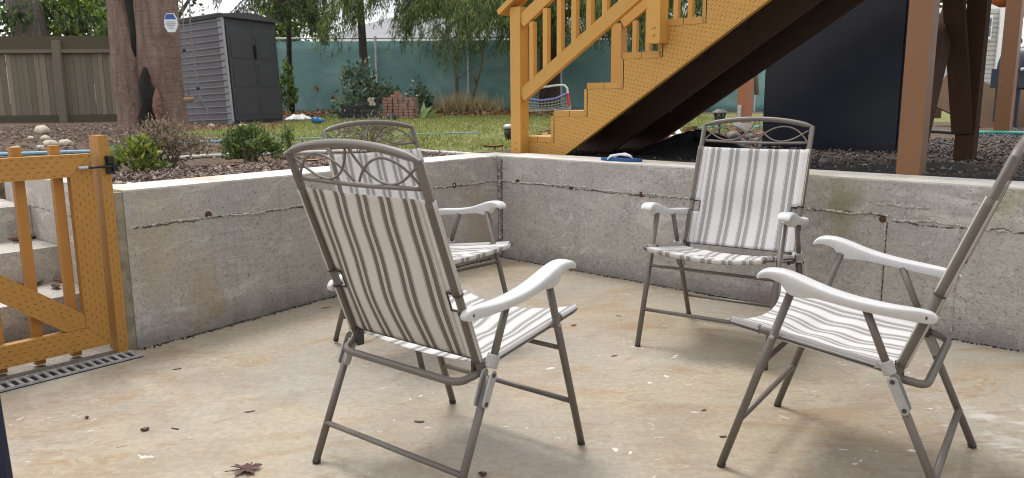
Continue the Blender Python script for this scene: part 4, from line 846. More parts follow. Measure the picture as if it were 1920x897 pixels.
# conifer behind the stairs
cb = at_y(1031, 209, 17.8); cb.z = .66; kx = 17.8/FPX; bo = []
rr_ = np.random.default_rng(21)
for i in range(64):
    az = rr_.uniform(0, 6.28); z_ = rr_.uniform(2.75, 4.6); ln = rr_.uniform(1.6, 3.9); bo.append((V(cb.x, cb.y, z_), az, ln, .25, rr_.uniform(.6, 1.2)*ln*.25, 42, .62, 36, .28, .3))
for (px, py, Yb, az, dr_) in ((760, -40, 15.2, 3.3, .9), (905, -10, 14.6, 4.5, .5), (1240, -30, 15, -.6, .8), (850, -30, 16, 3.8, .9), (930, -20, 15.5, 4.9, .8), (1150, -30, 15.6, -1, .7), (720, -70, 16.4, 3.0, .8)):
    for k in range(2): bo.append((at_y(px, py, Yb)+V(rr_.normal()*.2, rr_.normal()*.2, .15), az+rr_.normal()*.3, 1.3, .1, dr_, 70, .62, 34, .24, .0))
conifer('drooping_conifer', 'tall conifer with drooping olive boughs and a dark trunk behind the stair railing', cb, [cb-Z*.1, cb+Z*.5, cb+Z*2.2, cb+Z*6], [22*kx, 19*kx, 17*kx, .1], M['barkd'], bo, M['con2'], 'conifers in the yard', .12, .0125)
# low hanging boughs of a tree beside the shed
hb_ = at_y(556, -80, 15.6); tb = at_y(548, 215, 18.9); tb.z = .66; bo = []
for (px, py, Yb, az, ln, dr_, n) in ((540, -10, 16.4, -.5, .9, .75, 44), (525, 0, 16.2, -.2, .9, .7, 36), (500, -20, 16.6, .2, 1.2, .6, 40), (560, -40, 16.6, -.9, .8, .6, 40), (470, -10, 17, -.3, 1.0, .6, 40), (440, -50, 17.4, 0, 1.6, .8, 40)):
    bo.append((at_y(px, py, Yb), az, ln, .05, dr_, n, .34, 28, .14, .05))
conifer('young_conifer', 'dark conifer whose low boughs hang over the fence just right of the charcoal shed', tb, [tb-Z*.1, tb+Z*1.2, at_y(540, -60, 17.6)], [.07, .06, .05], M['barkd'], bo, M['con1'], 'conifers in the yard', .11, .012)
# leafy bushes and trees beyond the fences
def crown_tree(name, label, base, h, rad, n, L_, mat, bark, group, mat2=None, low=.35):
    t = empty(name, base, label, 'tree', group); m = MB(); m.tube([base-Z*.1, base+V(.1, 0, h*.4), base+V(0, .1, h*.85)], [.03*h, .022*h, .008*h], 10)
    m.build('trunk', bark, t, 0, True)
    K = 46; q = rng.normal(size=(K, 3)); q /= np.linalg.norm(q, axis=1, keepdims=True); q *= rng.uniform(.35, 1, (K, 1)); c = q*np.array([rad, rad, h*(1-low)/2])+np.array([base.x, base.y, base.z+h*(low+(1-low)/2)])
    m = MB()
    for i in range(0, K, 3): m.tube([base+V(.05, 0, h*.38), (base+V(.05, 0, h*.5)+Vector(c[i]))/2, Vector(c[i])], [.012*h, .007*h, .002*h], 5)
    m.build('limb', bark, t, 0, True)
    ci = rng.integers(0, K, n); P = c[ci]+rng.normal(size=(n, 3))*rad*.17; D = rng.normal(size=(n, 3))+np.array([0, 0, -.3]); Ls = rng.uniform(.6, 1.3, n)*L_
    k2 = n//3 if mat2 else 0
    leaf_mesh('crown', P[k2:], D[k2:], Ls[k2:], Ls[k2:]*.5, mat, t)
    if k2: leaf_mesh('crown', P[:k2], D[:k2], Ls[:k2], Ls[:k2]*.5, mat2, t)
    return t
def bg(px, Y, z=.6):
    P = at_y(px, 150, Y); P.z = z; return P
GB = 'trees beyond the fences'
crown_tree('leafy_tree', 'bright yellow green leafy tree just behind the wooden fence near the twin trunks', bg(140, 20.5), 3.7, 1.3, 2600, .16, M['lf1'], M['twig'], GB, M['lf2'], .3)
crown_tree('leafy_tree', 'bright green leafy tree rising behind the shed roof', bg(545, 22.5), 3.8, 1.15, 2600, .15, M['lf1'], M['twig'], GB, M['lf2'], .3)
crown_tree('leafy_tree', 'dark green tree behind the fence at the upper left corner', bg(-60, 24), 7, 2.6, 5000, .22, M['con1'], M['barkg'], GB, M['lf2'], .15)
crown_tree('leafy_tree', 'pale grey green tree far behind the fence between the trunks and shed', bg(200, 31), 8.5, 2.4, 2200, .24, M['con2'], M['barkg'], GB, M['lf2'], .15)
crown_tree('leafy_tree', 'hazy olive tree behind the roof of the grey shed', bg(330, 33), 9, 2.2, 2200, .25, M['con2'], M['barkg'], GB, M['grey'], .15)
crown_tree('leafy_tree', 'dark tree far beyond the house roof, seen over the lawn', bg(850, 44), 12, 3.4, 3000, .34, M['con1'], M['barkg'], GB, None, .15)
crown_tree('leafy_tree', 'dark tree far beyond the house, seen between the stair balusters', bg(1160, 43), 12, 4.5, 3800, .34, M['con1'], M['barkg'], GB, M['con2'], .15)
crown_tree('leafy_tree', 'dark tree behind the pale shed at the far right', bg(1830, 32), 9, 3, 3000, .3, M['con1'], M['barkg'], GB, None, .2)
# shrubs
GS = 'shrubs in the planting bed'
Q = wlf(1.72, .88, .645)
Q1 = at_z(262, 322, .66); Q2 = at_z(300, 318, .66)
shrub('bed_shrub', 'low yellow green leafy shrub beside the gate latch', 'shrub', Q1, (.14, .12, .15), 560, .042, .026, M['lfy'], M['lf2'], ns=14, group=GS, frac2=.3)
shrub('bed_shrub', 'withered brown shrub with dead flower heads behind the yellow green one', 'shrub', Q2+V(-.03, .14, 0), (.30, .2, .23), 3000, .024, .010, M['dead'], M['grey'], ns=60, group=GS, up=.5, shell=.75, frac2=.3, sr=.5)
shrub('bed_shrub', 'small round dense dark green shrub in the mulch bed', 'shrub', at_z(474, 304, .655), (.175, .16, .20), 2900, .028, .016, M['lf2'], M['lfy'], ns=20, group=GS, frac2=.16)
shrub('bed_shrub', 'tiny upright green sprig next to the round green shrub', 'shrub', at_z(541, 288, .655), (.055, .05, .17), 170, .035, .016, M['lf2'], M['lf1'], ns=7, group=GS, up=1)
shrub('bed_shrub', 'greyish half bare shrub behind the back of the far left chair', 'shrub', at_z(690, 292, .655), (.27, .15, .25), 1000, .024, .010, M['grey'], M['lf2'], ns=34, group=GS, up=.7, frac2=.25, sr=.5)
GY = 'evergreen shrubs along the green fence'
shrub('fence_shrub', 'big blue green leathery leaved shrub around the slender dark trunk', 'shrub', at_y(672, 216, 16.6), (.52, .42, .86), 900, .115, .062, M['lf3'], M['lf2'], ns=20, group=GY, up=.1)
shrub('fence_shrub', 'blue green shrub directly behind the brick stack', 'shrub', at_y(722, 212, 16.9), (.35, .3, .52), 520, .12, .06, M['lf3'], M['lf2'], ns=10, group=GY, up=.1)
shrub('fence_shrub', 'blue green shrub at the right side of the brick stack', 'shrub', at_y(786, 212, 16.9), (.24, .22, .58), 420, .11, .055, M['lf3'], M['lf2'], ns=9, group=GY, up=.1)
shrub('fence_shrub', 'narrow dark green bush against the right side of the charcoal shed', 'shrub', at_y(540, 208, 18.6), (.2, .2, .95), 320, .14, .06, M['lf2'], M['lf1'], ns=8, group=GY)
def sapling(label, pts, r, Yb, twn):
    pts = [at_y(x_, y_, Yb) for x_, y_ in pts]; b0 = Vector(pts[0]); t = empty('bare_sapling', b0, label, 'tree', 'bare saplings by the green fence'); m = MB(); m.tube(pts, [r*(1-.6*i/(len(pts)-1)) for i in range(len(pts))], 8); m.build('trunk', M['twig'], t, 0, True)
    m = MB()
    for i in range(twn):
        k = rng.integers(1, len(pts)); q_ = pts[k]; e = V(rng.normal()*.35, rng.normal()*.2, rng.uniform(.2, .6)); m.tube([q_, q_+e*.5+Z*.03, q_+e], [.012, .008, .004], 5)
    m.build('twig', M['twig'], t, 0, True)
sapling('bare crooked sapling in front of the green fence, nearer the brick stack', [(859, 196), (856, 150), (853, 110), (851, 92), (844, 78), (838, 60)], .045, 17.9, 8)
sapling('bare leaning sapling in front of the green fence, nearer the stairs', [(884, 192), (893, 160), (902, 128), (905, 100), (903, 80)], .04, 17.9, 9)
sapling('pair of pale bare stems by the fence, seen below the stairs', [(1419, 178), (1417, 130), (1421, 60)], .06, 18.9, 4)

# ------------------------------------------------------------------ scattered ground cover
def chips(name, label, pts, size, mat, flat=.35, thick=.4):
    pts = np.asarray(pts, float); n = len(pts); sz = size*rng.uniform(.5, 1.4, n)
    o8 = np.array([[1, 0, 0], [0, 1, 0], [-1, 0, 0], [0, -1, 0], [0, 0, 1], [0, 0, -1]], float)
    q = o8[None]*(np.array([1, .6, thick])[None, None]*rng.uniform(.6, 1.3, (n, 6, 1)))
    az = rng.uniform(0, 6.28, n); tl_ = rng.normal(size=(n, 2))*flat
    ca, sa = np.cos(az)[:, None], np.sin(az)[:, None]
    x, y, z = q[..., 0].copy(), q[..., 1].copy(), q[..., 2].copy(); z = z+x*tl_[:, :1]+y*tl_[:, 1:]
    v = np.stack([x*ca-y*sa, x*sa+y*ca, z], -1)*sz[:, None, None]+pts[:, None, :]
    f0 = np.array([[0, 1, 4], [1, 2, 4], [2, 3, 4], [3, 0, 4], [1, 0, 5], [2, 1, 5], [3, 2, 5], [0, 3, 5]])
    f = (f0[None]+6*np.arange(n)[:, None, None]).reshape(-1, 3)
    o = np_mesh(name, v.reshape(-1, 3), f, mat); kind(o, 'stuff', label); return o
def tz(x, y): return terr(x, y)
pts = []
while len(pts) < 9000:
    s_ = rng.uniform(-.1, 2.5); bk = rng.uniform(TH+.01, 1.75); P = wlf(s_, bk)
    if in_pit(P.x, P.y): continue
    if bk > 1.0+.35*(s_ < .8)-.55*sm(1.0, 0, s_)+rng.normal()*.04: continue
    pts.append((P.x, P.y, tz(P.x, P.y)+.006+rng.uniform(0, .012)))
chips('bark_mulch', 'dark bark mulch in the planting bed behind the left wall', pts, .017, M['mulch'], .5, .35)
pts = []
while len(pts) < 17000:
    x, y = rng.uniform(.4, 7.5), rng.uniform(2.8, 11.5); q = V(x, y, 0)-C0; s_, a = q.dot(DR), q.dot(N)
    if a < TH+.12+.3*rng.uniform() or s_ > 6: continue
    if lawn_at(x, y) > .2+.2*rng.normal() : continue
    if s_ < 1.2 and a < 2.0 and rng.uniform() < .85: continue
    if a > 4.0+rng.normal()*.25 and s_ < 1.6: continue
    if y > 9.6: continue
    pts.append((x, y, tz(x, y)+rng.uniform(0, .016)))
chips('gravel', 'grey crushed gravel under the deck', pts, .0145, M['gravel'], .5, .6)
m = MB()
def ds(u, v):
    s_ = .2+6.5*u; a = TH+.002+v*(.62+.15*math.sin(u*23)+.1*math.sin(u*61)+.35*math.exp(-((s_-.8)/.7)**2)); P = wr(s_, a); P.z = tz(P.x, P.y)+.012*math.sin(u*60)*math.sin(v*9)*v*(1-v)*4+.004+.05*math.exp(-((s_-2.3)**2+(a-1.75)**2)*2); return P
m.grid(ds, 90, 10); tag(kind(m.build('damp_soil', M['dsoil'], None, 0, True), 'stuff'), 'damp black soil strip behind the right wall', 'soil')
pts = []
for _ in range(6500):
    x = rng.uniform(-9, -2.2); y = rng.uniform(5.2, 15.5)
    if lawn_at(x, y) > .4 or in_pit(x, y): continue
    pts.append((x, y, tz(x, y)+.004))
chips('soil_debris', 'twigs, chips and pebbles on bare brown soil at the left', pts, .022, M['mulch'], .5, .4)
pts = []
for _ in range(1500):
    P = at_y(rng.uniform(335, 540), 240, rng.uniform(10.5, 14.2)); pts.append((P.x, P.y, tz(P.x, P.y)+.006))
chips('needle_litter', 'reddish brown needle litter in front of the grey shed', pts, .035, M['litter'], .5, .3)
pts = []
for _ in range(60000):
    x = rng.uniform(-5.2, 3.6); y = 5.2+12.4*rng.uniform()**1.35; lw_ = lawn_at(x, y)
    if rng.uniform() > lw_ or (math.sin(x*2.1+y)*math.sin(y*1.3-x*.7)+rng.normal()*.5 < -.55): continue
    pts.append((x, y, tz(x, y)-.004))
pts = np.array(pts); n = len(pts); D = rng.normal(size=(n, 3))*np.array([.55, .55, .1])+np.array([0, 0, 1]); hh = rng.uniform(.02, .058, n)
g_ = leaf_mesh('lawn_grass', pts, D, hh, .009+.0008*pts[:, 1], M['gras'], None); kind(g_, 'stuff', 'short patchy green lawn grass')
pts = []; 
for _ in range(2600):
    px = rng.choice([rng.uniform(525, 640), rng.uniform(800, 960), rng.uniform(880, 950), rng.uniform(985, 1130)]); P = at_y(px, 205, rng.uniform(16.6, 19.0)); pts.append((P.x, P.y, tz(P.x, P.y)+rng.uniform(.0, .07)))
for _ in range(260):
    x, y = rng.uniform(.3, 3.4), rng.uniform(7.2, 9.4); pts.append((x, y, tz(x, y)+.02))
pts = np.array(pts); D = rng.normal(size=(len(pts), 3))*np.array([1, 1, .3])
lo_ = leaf_mesh('leaf_litter', pts, D, rng.uniform(.06, .16, len(pts)), .05, M['litter'], None); kind(lo_, 'stuff', 'rusty fallen leaves heaped along the green fence')
GT = 'dry grass tufts by the green fence'
for lab, px, n, wd_, hg in (('pale dry grass tuft in front of the green fence, left of the crooked sapling', 840, 170, .35, .55), ('pale dry grass tuft at the feet of the two saplings', 872, 240, .45, .6), ('small dry grass tuft nearest the stairs, before the green fence', 912, 150, .35, .5)):
    b0 = at_y(px, 211, 17.4); b0.z = tz(b0.x, b0.y); p_ = np.array(b0)+rng.normal(size=(n, 3))*np.array([wd_*.5, .12, 0]); D = rng.normal(size=(n, 3))*np.array([.5, .5, .1])+np.array([0, 0, 1])
    tag(leaf_mesh('grass_tuft', p_, D, rng.uniform(.5, 1.1, n)*hg, .022, M['straw'], None), lab, 'grass tuft', GT)

# ------------------------------------------------------------------ yard objects
def rock(P, r, mat, label, grp, sq=.7, seed=0, name='rock'):
    rd = np.random.default_rng(seed); ph = rd.uniform(0, 6, 6); m = MB()
    def fn(u, v):
        a, e = u*6.2832, (v-.5)*math.pi; k = 1+.14*math.sin(2*a+ph[0])*math.cos(e)+.09*math.sin(3*a+ph[1]+2*e)+.06*math.sin(5*a+ph[2]-3*e)
        return V(P.x+r*k*math.cos(a)*math.cos(e), P.y+r*k*.8*math.sin(a)*math.cos(e), P.z+r*sq*(.75+k*math.sin(e)))
    m.grid(fn, 18, 12); return tag(m.build(name, mat, None, 0, True), label, 'rock', grp)
GRK = 'pale rocks on the bare soil'
for i, (px, py, rp_x, lab) in enumerate(((80, 252, 15, 'largest pale rounded rock on the bare soil above the gate'), (85, 264, 9, 'second pale rock just below the largest rock'), (96, 276, 12, 'flat pale stone right of centre above the gate rail'), (124, 274, 11, 'pale stone nearest the gate post on the bare soil'), (30, 284, 9, 'small pale stone at the left edge above the gate'), (58, 262, 6, 'small grey stone left of the rocks on the soil'), (396, 240, 7, 'white stone at the foot of the charcoal shed corner'), (454, 243, 9, 'pale stone between the shed and the round shrub'), (75, 280, 7, 'small stone directly above the gate between two pickets'))):
    P = G(px, py); rock(P, rp_x*P.y/FPX, M['rock'], lab, GRK, .62, i)
# brick stack
BK = at_y(748, 222, 15.6); BK.z = tz(BK.x, BK.y); bx0 = at_y(719, 222, 15.6).x; bw_ = (at_y(777, 222, 15.6).x-bx0); bh = at_y(748, 182, 15.6).z-BK.z
nc, nr_ = 6, 7; cw, ch_ = bw_/nc, bh/nr_
m = MB(); m.box(V(-cw*.43, -.09, 0), V(cw*.86, 0, 0), V(0, .18, 0), Z*ch_*.84); proto = m.build('paver_brick', M['brick'], None, .014)
GB_ = 'bricks of the square stack'
tag(proto, 'red brown paver brick in the square stack on the lawn edge', 'brick', GB_); first = True
def brick(x, y, z, rz=0, lab=None):
    global first
    o = proto if first else copy_tree(proto); first = False; o.location = (x, y, z); o.rotation_euler = (0, 0, rz)
    if lab: o['label'] = lab
for r_ in range(nr_):
    for c_ in range(nc):
        for d in range(4):
            if d and c_ not in (0, nc-1) and r_ != nr_-1: continue
            brick(bx0+cw*(c_+.5)+rng.normal()*.006, BK.y+.2*d+rng.normal()*.008, BK.z+ch_*r_, rng.normal()*.035)
for x_, l_ in ((.3, 'single brick lying on top of the brick stack at its left'), (.42, 'brick laid on the stack top in the middle of the three'), (.54, 'rightmost of three loose bricks on top of the stack')):
    brick(bx0+bw_*x_, BK.y+.12, BK.z+bh+.0, .25, l_)
brick(bx0+bw_*.42, BK.y+.14, BK.z+bh+ch_, .3, 'topmost brick crowning the square stack')
# dark stack of pavers left of it
GD = 'dark flat slabs piled by the shrub'
def slab(px, py, w_px, h_px, Y, lab, mat='blackpl', dep=.35, rz=0):
    P = at_y(px, py, Y); w_ = w_px*Y/FPX; h_ = h_px*Y/FPX; m = MB(); m.box(V(-w_/2, -dep/2, 0), V(w_, 0, 0), V(0, dep, 0), Z*h_); o = m.build('stone_slab', M[mat], None, .008); o.location = P; o.rotation_euler = (0, 0, rz); tag(o, lab, 'slab', GD)
lb = ['bottom', 'second', 'third', 'fourth', 'fifth', 'top']
for i in range(4): slab(661+i*.8, 224-i*6.6, 44-i*3.2, 5.6, 15.3, f'black flat slab, {lb[i] if i < 3 else "top"} of the left pile under the big shrub', 'blackpl', .35, rng.normal()*.05)
for i in range(6): slab(693+rng.normal()*.8, 222-i*6.2, 31+rng.normal(), 5.4, 15.2, f'dark grey slab, {lb[i]} of the right pile beside the brick stack', 'blackpl' if i % 2 else 'rock2', .32, rng.normal()*.06)
slab(655, 228, 34, 4, 14.9, 'grey slab lying flat on the grass in front of the left pile', 'rock2', .3, .1); slab(700, 227, 20, 5, 14.9, 'pale broken slab leaning at the foot of the right pile', 'rock', .25, .3)
P = at_y(698, 188, 15.1); m = MB()
def clo(u, v): return V(P.x-.04+.11*u+.02*math.sin(v*7), P.y-.17-.012*math.sin(u*9), P.z-.10+.14*v+.01*math.sin(u*12))
m.grid(clo, 8, 10); tag(m.build('cloth', M['rock'], None, 0, True, .012), 'pale cloth draped over the right pile of dark slabs', 'cloth')
P = G(735, 226); rock(P, .085, M['blackpl'], 'black plastic bag tucked between the slab pile and the bricks', None, .8, 4, 'plastic_bag')['category'] = 'bag'
P = at_y(788, 219, 15.5); P.z = tz(P.x, P.y); p_ = np.array(P)+rng.normal(size=(5, 3))*.03; tag(leaf_mesh('cut_leaf', p_, np.array([[1, -.2, .25], [.9, .1, .5], [.7, -.3, .7], [1, -.4, .1], [.2, 0, .8]]), np.array([.45, .4, .38, .36, .3]), .13, M['limb'], None), 'pale green fleshy cut leaves lying at the foot of the brick stack', 'leaves')
P = G(593, 234); m = MB(); ax = V(.95, -.3, 0).normalized(); m.tube([P+Z*.065-ax*.05, P+Z*.065+ax*.05, P+Z*.065+ax*.09, P+Z*.065+ax*.05], [.052, .06, .066, .052], 16, False, False); tag(m.build('plastic_cup', M['bluep'], None, 0, True, .006), 'blue plastic pot lying on its side near the leaf heap', 'pot')
P = G(560, 224); m = MB()
def bag(u, v): return V(P.x-.24+.5*u, P.y-.15+.3*v, P.z+.09*math.sin(math.pi*u)**.6*math.sin(math.pi*v)**.6*(1+.3*math.sin(u*17)*math.sin(v*9)))
m.grid(bag, 22, 12); tag(m.build('plastic_sheet', M['whitetrim'], None, 0, True), 'crumpled white plastic sheet in the leaf heap by the shed', 'sheet')
GL = 'leaves caught on the green fence'
for i, (px, py, l_) in enumerate(((592, 163, 'curled tan leaf caught on the green fence, the higher one'), (624, 179, 'curled tan leaf caught lower on the green fence'))):
    P = at_y(px, py, 19.4); tag(leaf_mesh('caught_leaf', np.array([P]*3)+rng.normal(size=(3, 3))*.03, rng.normal(size=(3, 3)), .15, .10, M['litter'], None), l_, 'leaf', GL)
# goal
gp_ = [at_y(*q) for q in ((978, 172, 15.6), (1060, 160, 14.6), (1066, 204, 14.5))]
goal = empty('toy_goal', G(1030, 206), 'small white toy football goal with sagging net behind the stair newel', 'goal')
gl0 = at_y(972, 172, 15.4); glb = at_y(972, 209, 15.4)
m = MB(); A1 = at_y(1058, 160, 14.7); m.tube([glb, gl0, at_y(990, 168, 15.2), A1-V(.12, -.05, 0), A1, A1+V(.05, 0, -.05), at_y(1067, 190, 14.7), at_y(1069, 206, 14.7)], .021, 8); m.build('frame', M['pvc'], goal, 0, True)
m = MB(); m.tube([at_y(1064, 175, 14.66), at_y(1067.5, 199, 14.66)], .028, 8); m.build('red_sleeve', M['red'], goal)
nb = [at_y(972, 180, 15.38), at_y(988, 185, 15.2), at_y(1015, 189, 15.0), at_y(1042, 185, 14.85), at_y(1062, 176, 14.7)]
m = MB(); m.tube(nb, .02, 8); m.build('sagging_bar', M['lilac'], goal, 0, True)
def nbp(t): t *= 4; i = min(3, int(t)); return nb[i]+(nb[i+1]-nb[i])*(t-i)
m = MB(); base_l, base_r = at_y(972, 211, 15.6), at_y(1069, 206, 15.0)
gp2 = lambda u, v: nbp(u)*(1-v)+(base_l*(1-u)+base_r*u)*v+V(0, .35*math.sin(v*2.2), -.05*math.sin(v*3.1))
for i in range(17): m.tube([gp2(i/16, v/6) for v in range(7)], .007, 4)
for j in range(1, 7): m.tube([gp2(i/16, j/6) for i in range(17)], .007, 4)
m.build('net', M['net'], goal)
# lanterns and pipes
def lantern(P, h, label, s=1):
    t = empty('garden_lantern', P, label, 'lantern', 'garden lanterns'); m = MB(); m.tube([P-Z*.05, P+Z*h*.62], .012*s, 8); m.build('stake', M['lampm'], t)
    b0 = P+Z*h*.6; m = MB(); m.tube([b0, b0+Z*h*.26], [.034*s, .052*s], 8); m.build('glass', M['lampg'], t)
    m = MB(); 
    for a in range(6): m.tube([b0+V(.038*s*math.cos(a*1.047), .038*s*math.sin(a*1.047), 0), b0+V(.056*s*math.cos(a*1.047+.5), .056*s*math.sin(a*1.047+.5), h*.26)], .006*s, 5); m.tube([b0+V(.038*s*math.cos(a*1.047), .038*s*math.sin(a*1.047), 0), b0+V(.056*s*math.cos(a*1.047-.5), .056*s*math.sin(a*1.047-.5), h*.26)], .006*s, 5)
    m.tube([b0-Z*.012, b0], [.02*s, .04*s], 10); m.build('cage', M['lampm'], t); m = MB(); m.tube([b0+Z*h*.26, b0+Z*h*.28, b0+Z*h*.35, b0+Z*h*.40], [.082*s, .084*s, .052*s, .03*s], 12); m.build('cap', M['lampm'], t)
lantern(at_z(1348, 258, .655), .27, 'dark garden lantern with crossed cage at the gravel edge beneath the stairs')
P = G(954, 263); t = empty('garden_light', P, 'black round garden light half hidden behind the newel post', 'light'); m = MB(); m.tube([P, P+Z*.10, P+Z*.11], [.04, .046, .038], 16); m.build('body', M['hosek'], t, 0, True); m = MB(); m.tube([P+Z*.11, P+Z*.135, P+Z*.15], [.052, .054, .036], 16); m.build('cap', M['galv'], t, 0, True)
P1_, P2_ = at_z(1262, 236, .72), at_z(1281, 262, .655); m = MB(); m.tube([P1_+(P1_-P2_)*.2, P2_], .03, 12); tag(m.build('drain_pipe', M['pvc'], None, 0, True), 'short white drain pipe sticking up from the soil under the stairs', 'pipe')
m = MB(); e_ = [at_z(930, 295, .672), at_z(905, 292, .672), at_z(850, 287.5, .672), at_z(790, 284, .672), at_z(640, 284, .668), at_z(520, 288, .664), at_z(430, 291, .66), at_z(380, 293, .66), at_z(300, 299, .66)]
m.tube(e_, .014, 10); tag(m.build('edging_pipe', M['pvd'], None, 0, True), 'long white pipe laid along the back of the planting bed', 'pipe')
def hose(pxs, mat, lab, r=.012, dz=.012):
    pp = [G(*q)+Z*dz for q in pxs]; m = MB(); 
    full = []
    for i in range(len(pp)-1):
        for k in range(5): full.append(pp[i]+(pp[i+1]-pp[i])*(k/5))
    full.append(pp[-1]); full = [p+V(0, .02*math.sin(i*.9), 0) for i, p in enumerate(full)]; m.tube(full, r, 8)
    tag(m.build('garden_hose', M[mat], None, 0, True), lab, 'hose', 'garden hoses')
hose([(-60, 296), (60, 291), (165, 288), (230, 283), (340, 271), (430, 267), (470, 269)], 'hoseb', 'pale blue hose running behind the gate and the withered shrub', .016)
hose([(500, 267), (530, 265), (600, 263), (720, 257), (900, 252)], 'hoseb', 'thin pale blue hose crossing the lawn behind the far left chair', .007, .02)
hose([(1795, 253), (1850, 253.5), (1900, 254), (1990, 256)], 'hose', 'teal hose on the gravel in front of the tilted plywood', .022, .02)
hose([(1735, 249), (1765, 250.5), (1796, 253)], 'hosek', 'black hose end joined to the teal hose behind the brown posts', .02, .02)
hose([(1310, 246), (1335, 243), (1378, 247), (1410, 245), (1428, 240)], 'hose', 'short teal hose loops on the gravel under the stairs', .012, .03)
m = MB(); mc = at_z(1300, 292, .655)
def mound(u, v):
    a = u*6.2832; r = v; return V(mc.x+r*.52*math.cos(a)*DR.x-r*.3*math.sin(a)*N.x*-1, mc.y+r*.52*math.cos(a)*DR.y+r*.3*math.sin(a)*N.y, .635+.15*(1-r**2)**1*(1+.2*math.sin(a*3+1)+.12*math.sin(a*7+r*5)))
m.grid(mound, 36, 9); tag(m.build('plastic_sheet', M['bsheet'], None, 0, True), 'crumpled black plastic sheet mounded under the stairs', 'sheet')
P = at_z(1243, 268, .655); m = MB(); m.box(P, DR*.15, N*.08, Z*.05); o = m.build('brick', M['terra'], None, .01); tag(o, 'broken orange brick lying under the stairs', 'brick'); m = MB(); m.box(P+Z*.052+DR*.02, DR*.10, N*.07, Z*.012); tag(m.build('tile_shard', M['whitetrim'], None, .004), 'white tile shard resting on the broken orange brick', 'shard')
GRV = 'larger stones under the deck'
for i, (px, py, r_, lab) in enumerate(((1375, 262, .07, 'grey stone behind the facing chair, left of the bracketed post'), (1330, 268, .06, 'dark stone near the lantern foot'), (1405, 262, .05, 'grey stone beside the black cabinet'), (1285, 262, .05, 'dark stone beside the white drain pipe'), (1545, 308, .035, 'dark stone in damp soil below the black cabinet'), (1290, 268, .045, 'small stone beside the black plastic sheet'))): rock(at_z(px, py, .655), r_, M['rock2'] if i % 2 else M['rock3'], lab, GRV, .6, 40+i)
P = at_z(1622, 311, .655); rock(P, .012, M['whitetrim'], 'tiny white chip on the dark soil in front of the cabinet', None, .5, 3, 'stone_chip')['category'] = 'chip'
# flip flop on the wall
fa, fb = wr(.86, .075, TOP+.006), wr(1.125, .09, TOP+.006)
fa, fb = at_z(1128, 300, TOP+.006), at_z(1203, 303.5, TOP+.006); ff = empty('flip_flop', (fa+fb)/2, 'blue flip flop with white straps lying on top of the right wall', 'flip flop')
fx = (fb-fa); fl_ = fx.length; fx.normalize(); fy = Z.cross(fx); m = MB(); ol = []
for i in range(28):
    a = 6.2832*i/28; x = math.cos(a); y = math.sin(a); wd_ = .046*(1+.12*x)*(1-.10*math.exp(-((x+.15)/.35)**2)); ol.append((fa+fb)/2+fx*x*fl_/2+fy*math.copysign(abs(y)**.75, y)*wd_)
m.prism(ol, Z*.015); m.build('sole', M['bluefoam'], ff, .004)
cen = (fa+fb)/2+Z*.015
m = MB()
for sg_ in (1, -1): m.tube([cen+fx*.075+Z*.0, cen+fx*.055+fy*.008*sg_+Z*.016, cen+fx*.01+fy*.028*sg_+Z*.024, cen-fx*.05+fy*.040*sg_+Z*.014, cen-fx*.07+fy*.043*sg_-Z*.006], [.004, .006, .008, .007, .005], 8)
m.build('strap', M['whitestrap'], ff, 0, True)
def FP(px, py):
    z = 0
    for _ in range(6): P = at_z(px, py, z); z = floor_z(P)
    P.z = z; return P
pts = []
for _ in range(2600):
    if rng.uniform() < .62: P = wr(rng.uniform(0, 5), -abs(rng.normal())*.012-.001)
    else: P = wlf(rng.uniform(0, LEND), -abs(rng.normal())*.014-.001)
    pts.append((P.x, P.y, floor_z(P)+.001))
chips('dirt_line', 'dark dirt and grit gathered along the foot of the concrete walls', pts, .0052, M['dsoil'], .4, .6)
# leaves and twigs on the patio and steps
def maple(P, r, lab, rz, mat='litter', name='fallen_leaf', lob=5):
    m = MB(); ring = []; n = 90
    for i in range(n):
        a = 6.2832*i/n; k = .56+.44*abs(math.cos(a*lob/2))**1.2; k *= .88+.12*math.sin(a*15); rr2 = r*k*(1 if abs(a-3.14) > .4 else .5); ring.append(V(math.cos(a+rz)*rr2, math.sin(a+rz)*rr2*.9, .003+.004*math.sin(a*3+rz)*r/.05+.004*abs(math.sin(a*5))*r/.05))
    m.add([V(0, 0, .004)]+ring, [(0, i+1, (i+1) % n+1) for i in range(n)]); m.tube([V(0, 0, .004), V(-math.cos(rz)*r*1.2, -math.sin(rz)*r*1.2, .006)], .0012*r/.05, 4)
    o = m.build(name, M[mat], None, 0, False, .0008); o.location = P+Z*.003; return tag(o, lab, 'leaf', 'fallen leaves on the concrete')
dk = mk_leaf('dark_wet_leaf', [(.045, .018, .015), (.075, .03, .025), (.11, .05, .035)], .5, 0); M['dk'] = dk
maple(FP(458, 883), .048, 'dark lobed maple leaf on the patio at the bottom left', .4, 'dk')
def scrap(px, py, ln, w_, mat, lab, rz, curl=.3, nm='fallen_leaf', z=0):
    P = at_z(px, py, z) if z else FP(px, py); m = MB()
    def fn(u, v): x = (u-.5)*ln; y = (v-.5)*w_*math.sin(math.pi*min(.98, max(.02, u)))**.7; return V(x*math.cos(rz)-y*math.sin(rz), x*math.sin(rz)+y*math.cos(rz), .001+curl*(abs(v-.5)**1.5*w_*1.3+(u-.5)**2*ln*.35))
    m.grid(fn, 8, 4); o = m.build(nm, M[mat], None, 0, True, .0008); o.location = P+Z*.0008; return tag(o, lab, 'leaf', 'fallen leaves on the concrete')
scrap(272, 808, .026, .02, 'dk', 'curled brown leaf scrap on the patio left of the front chair', .5, .8)
scrap(163, 785, .018, .014, 'dk', 'small dark leaf scrap on the patio at the left', 2, .8)
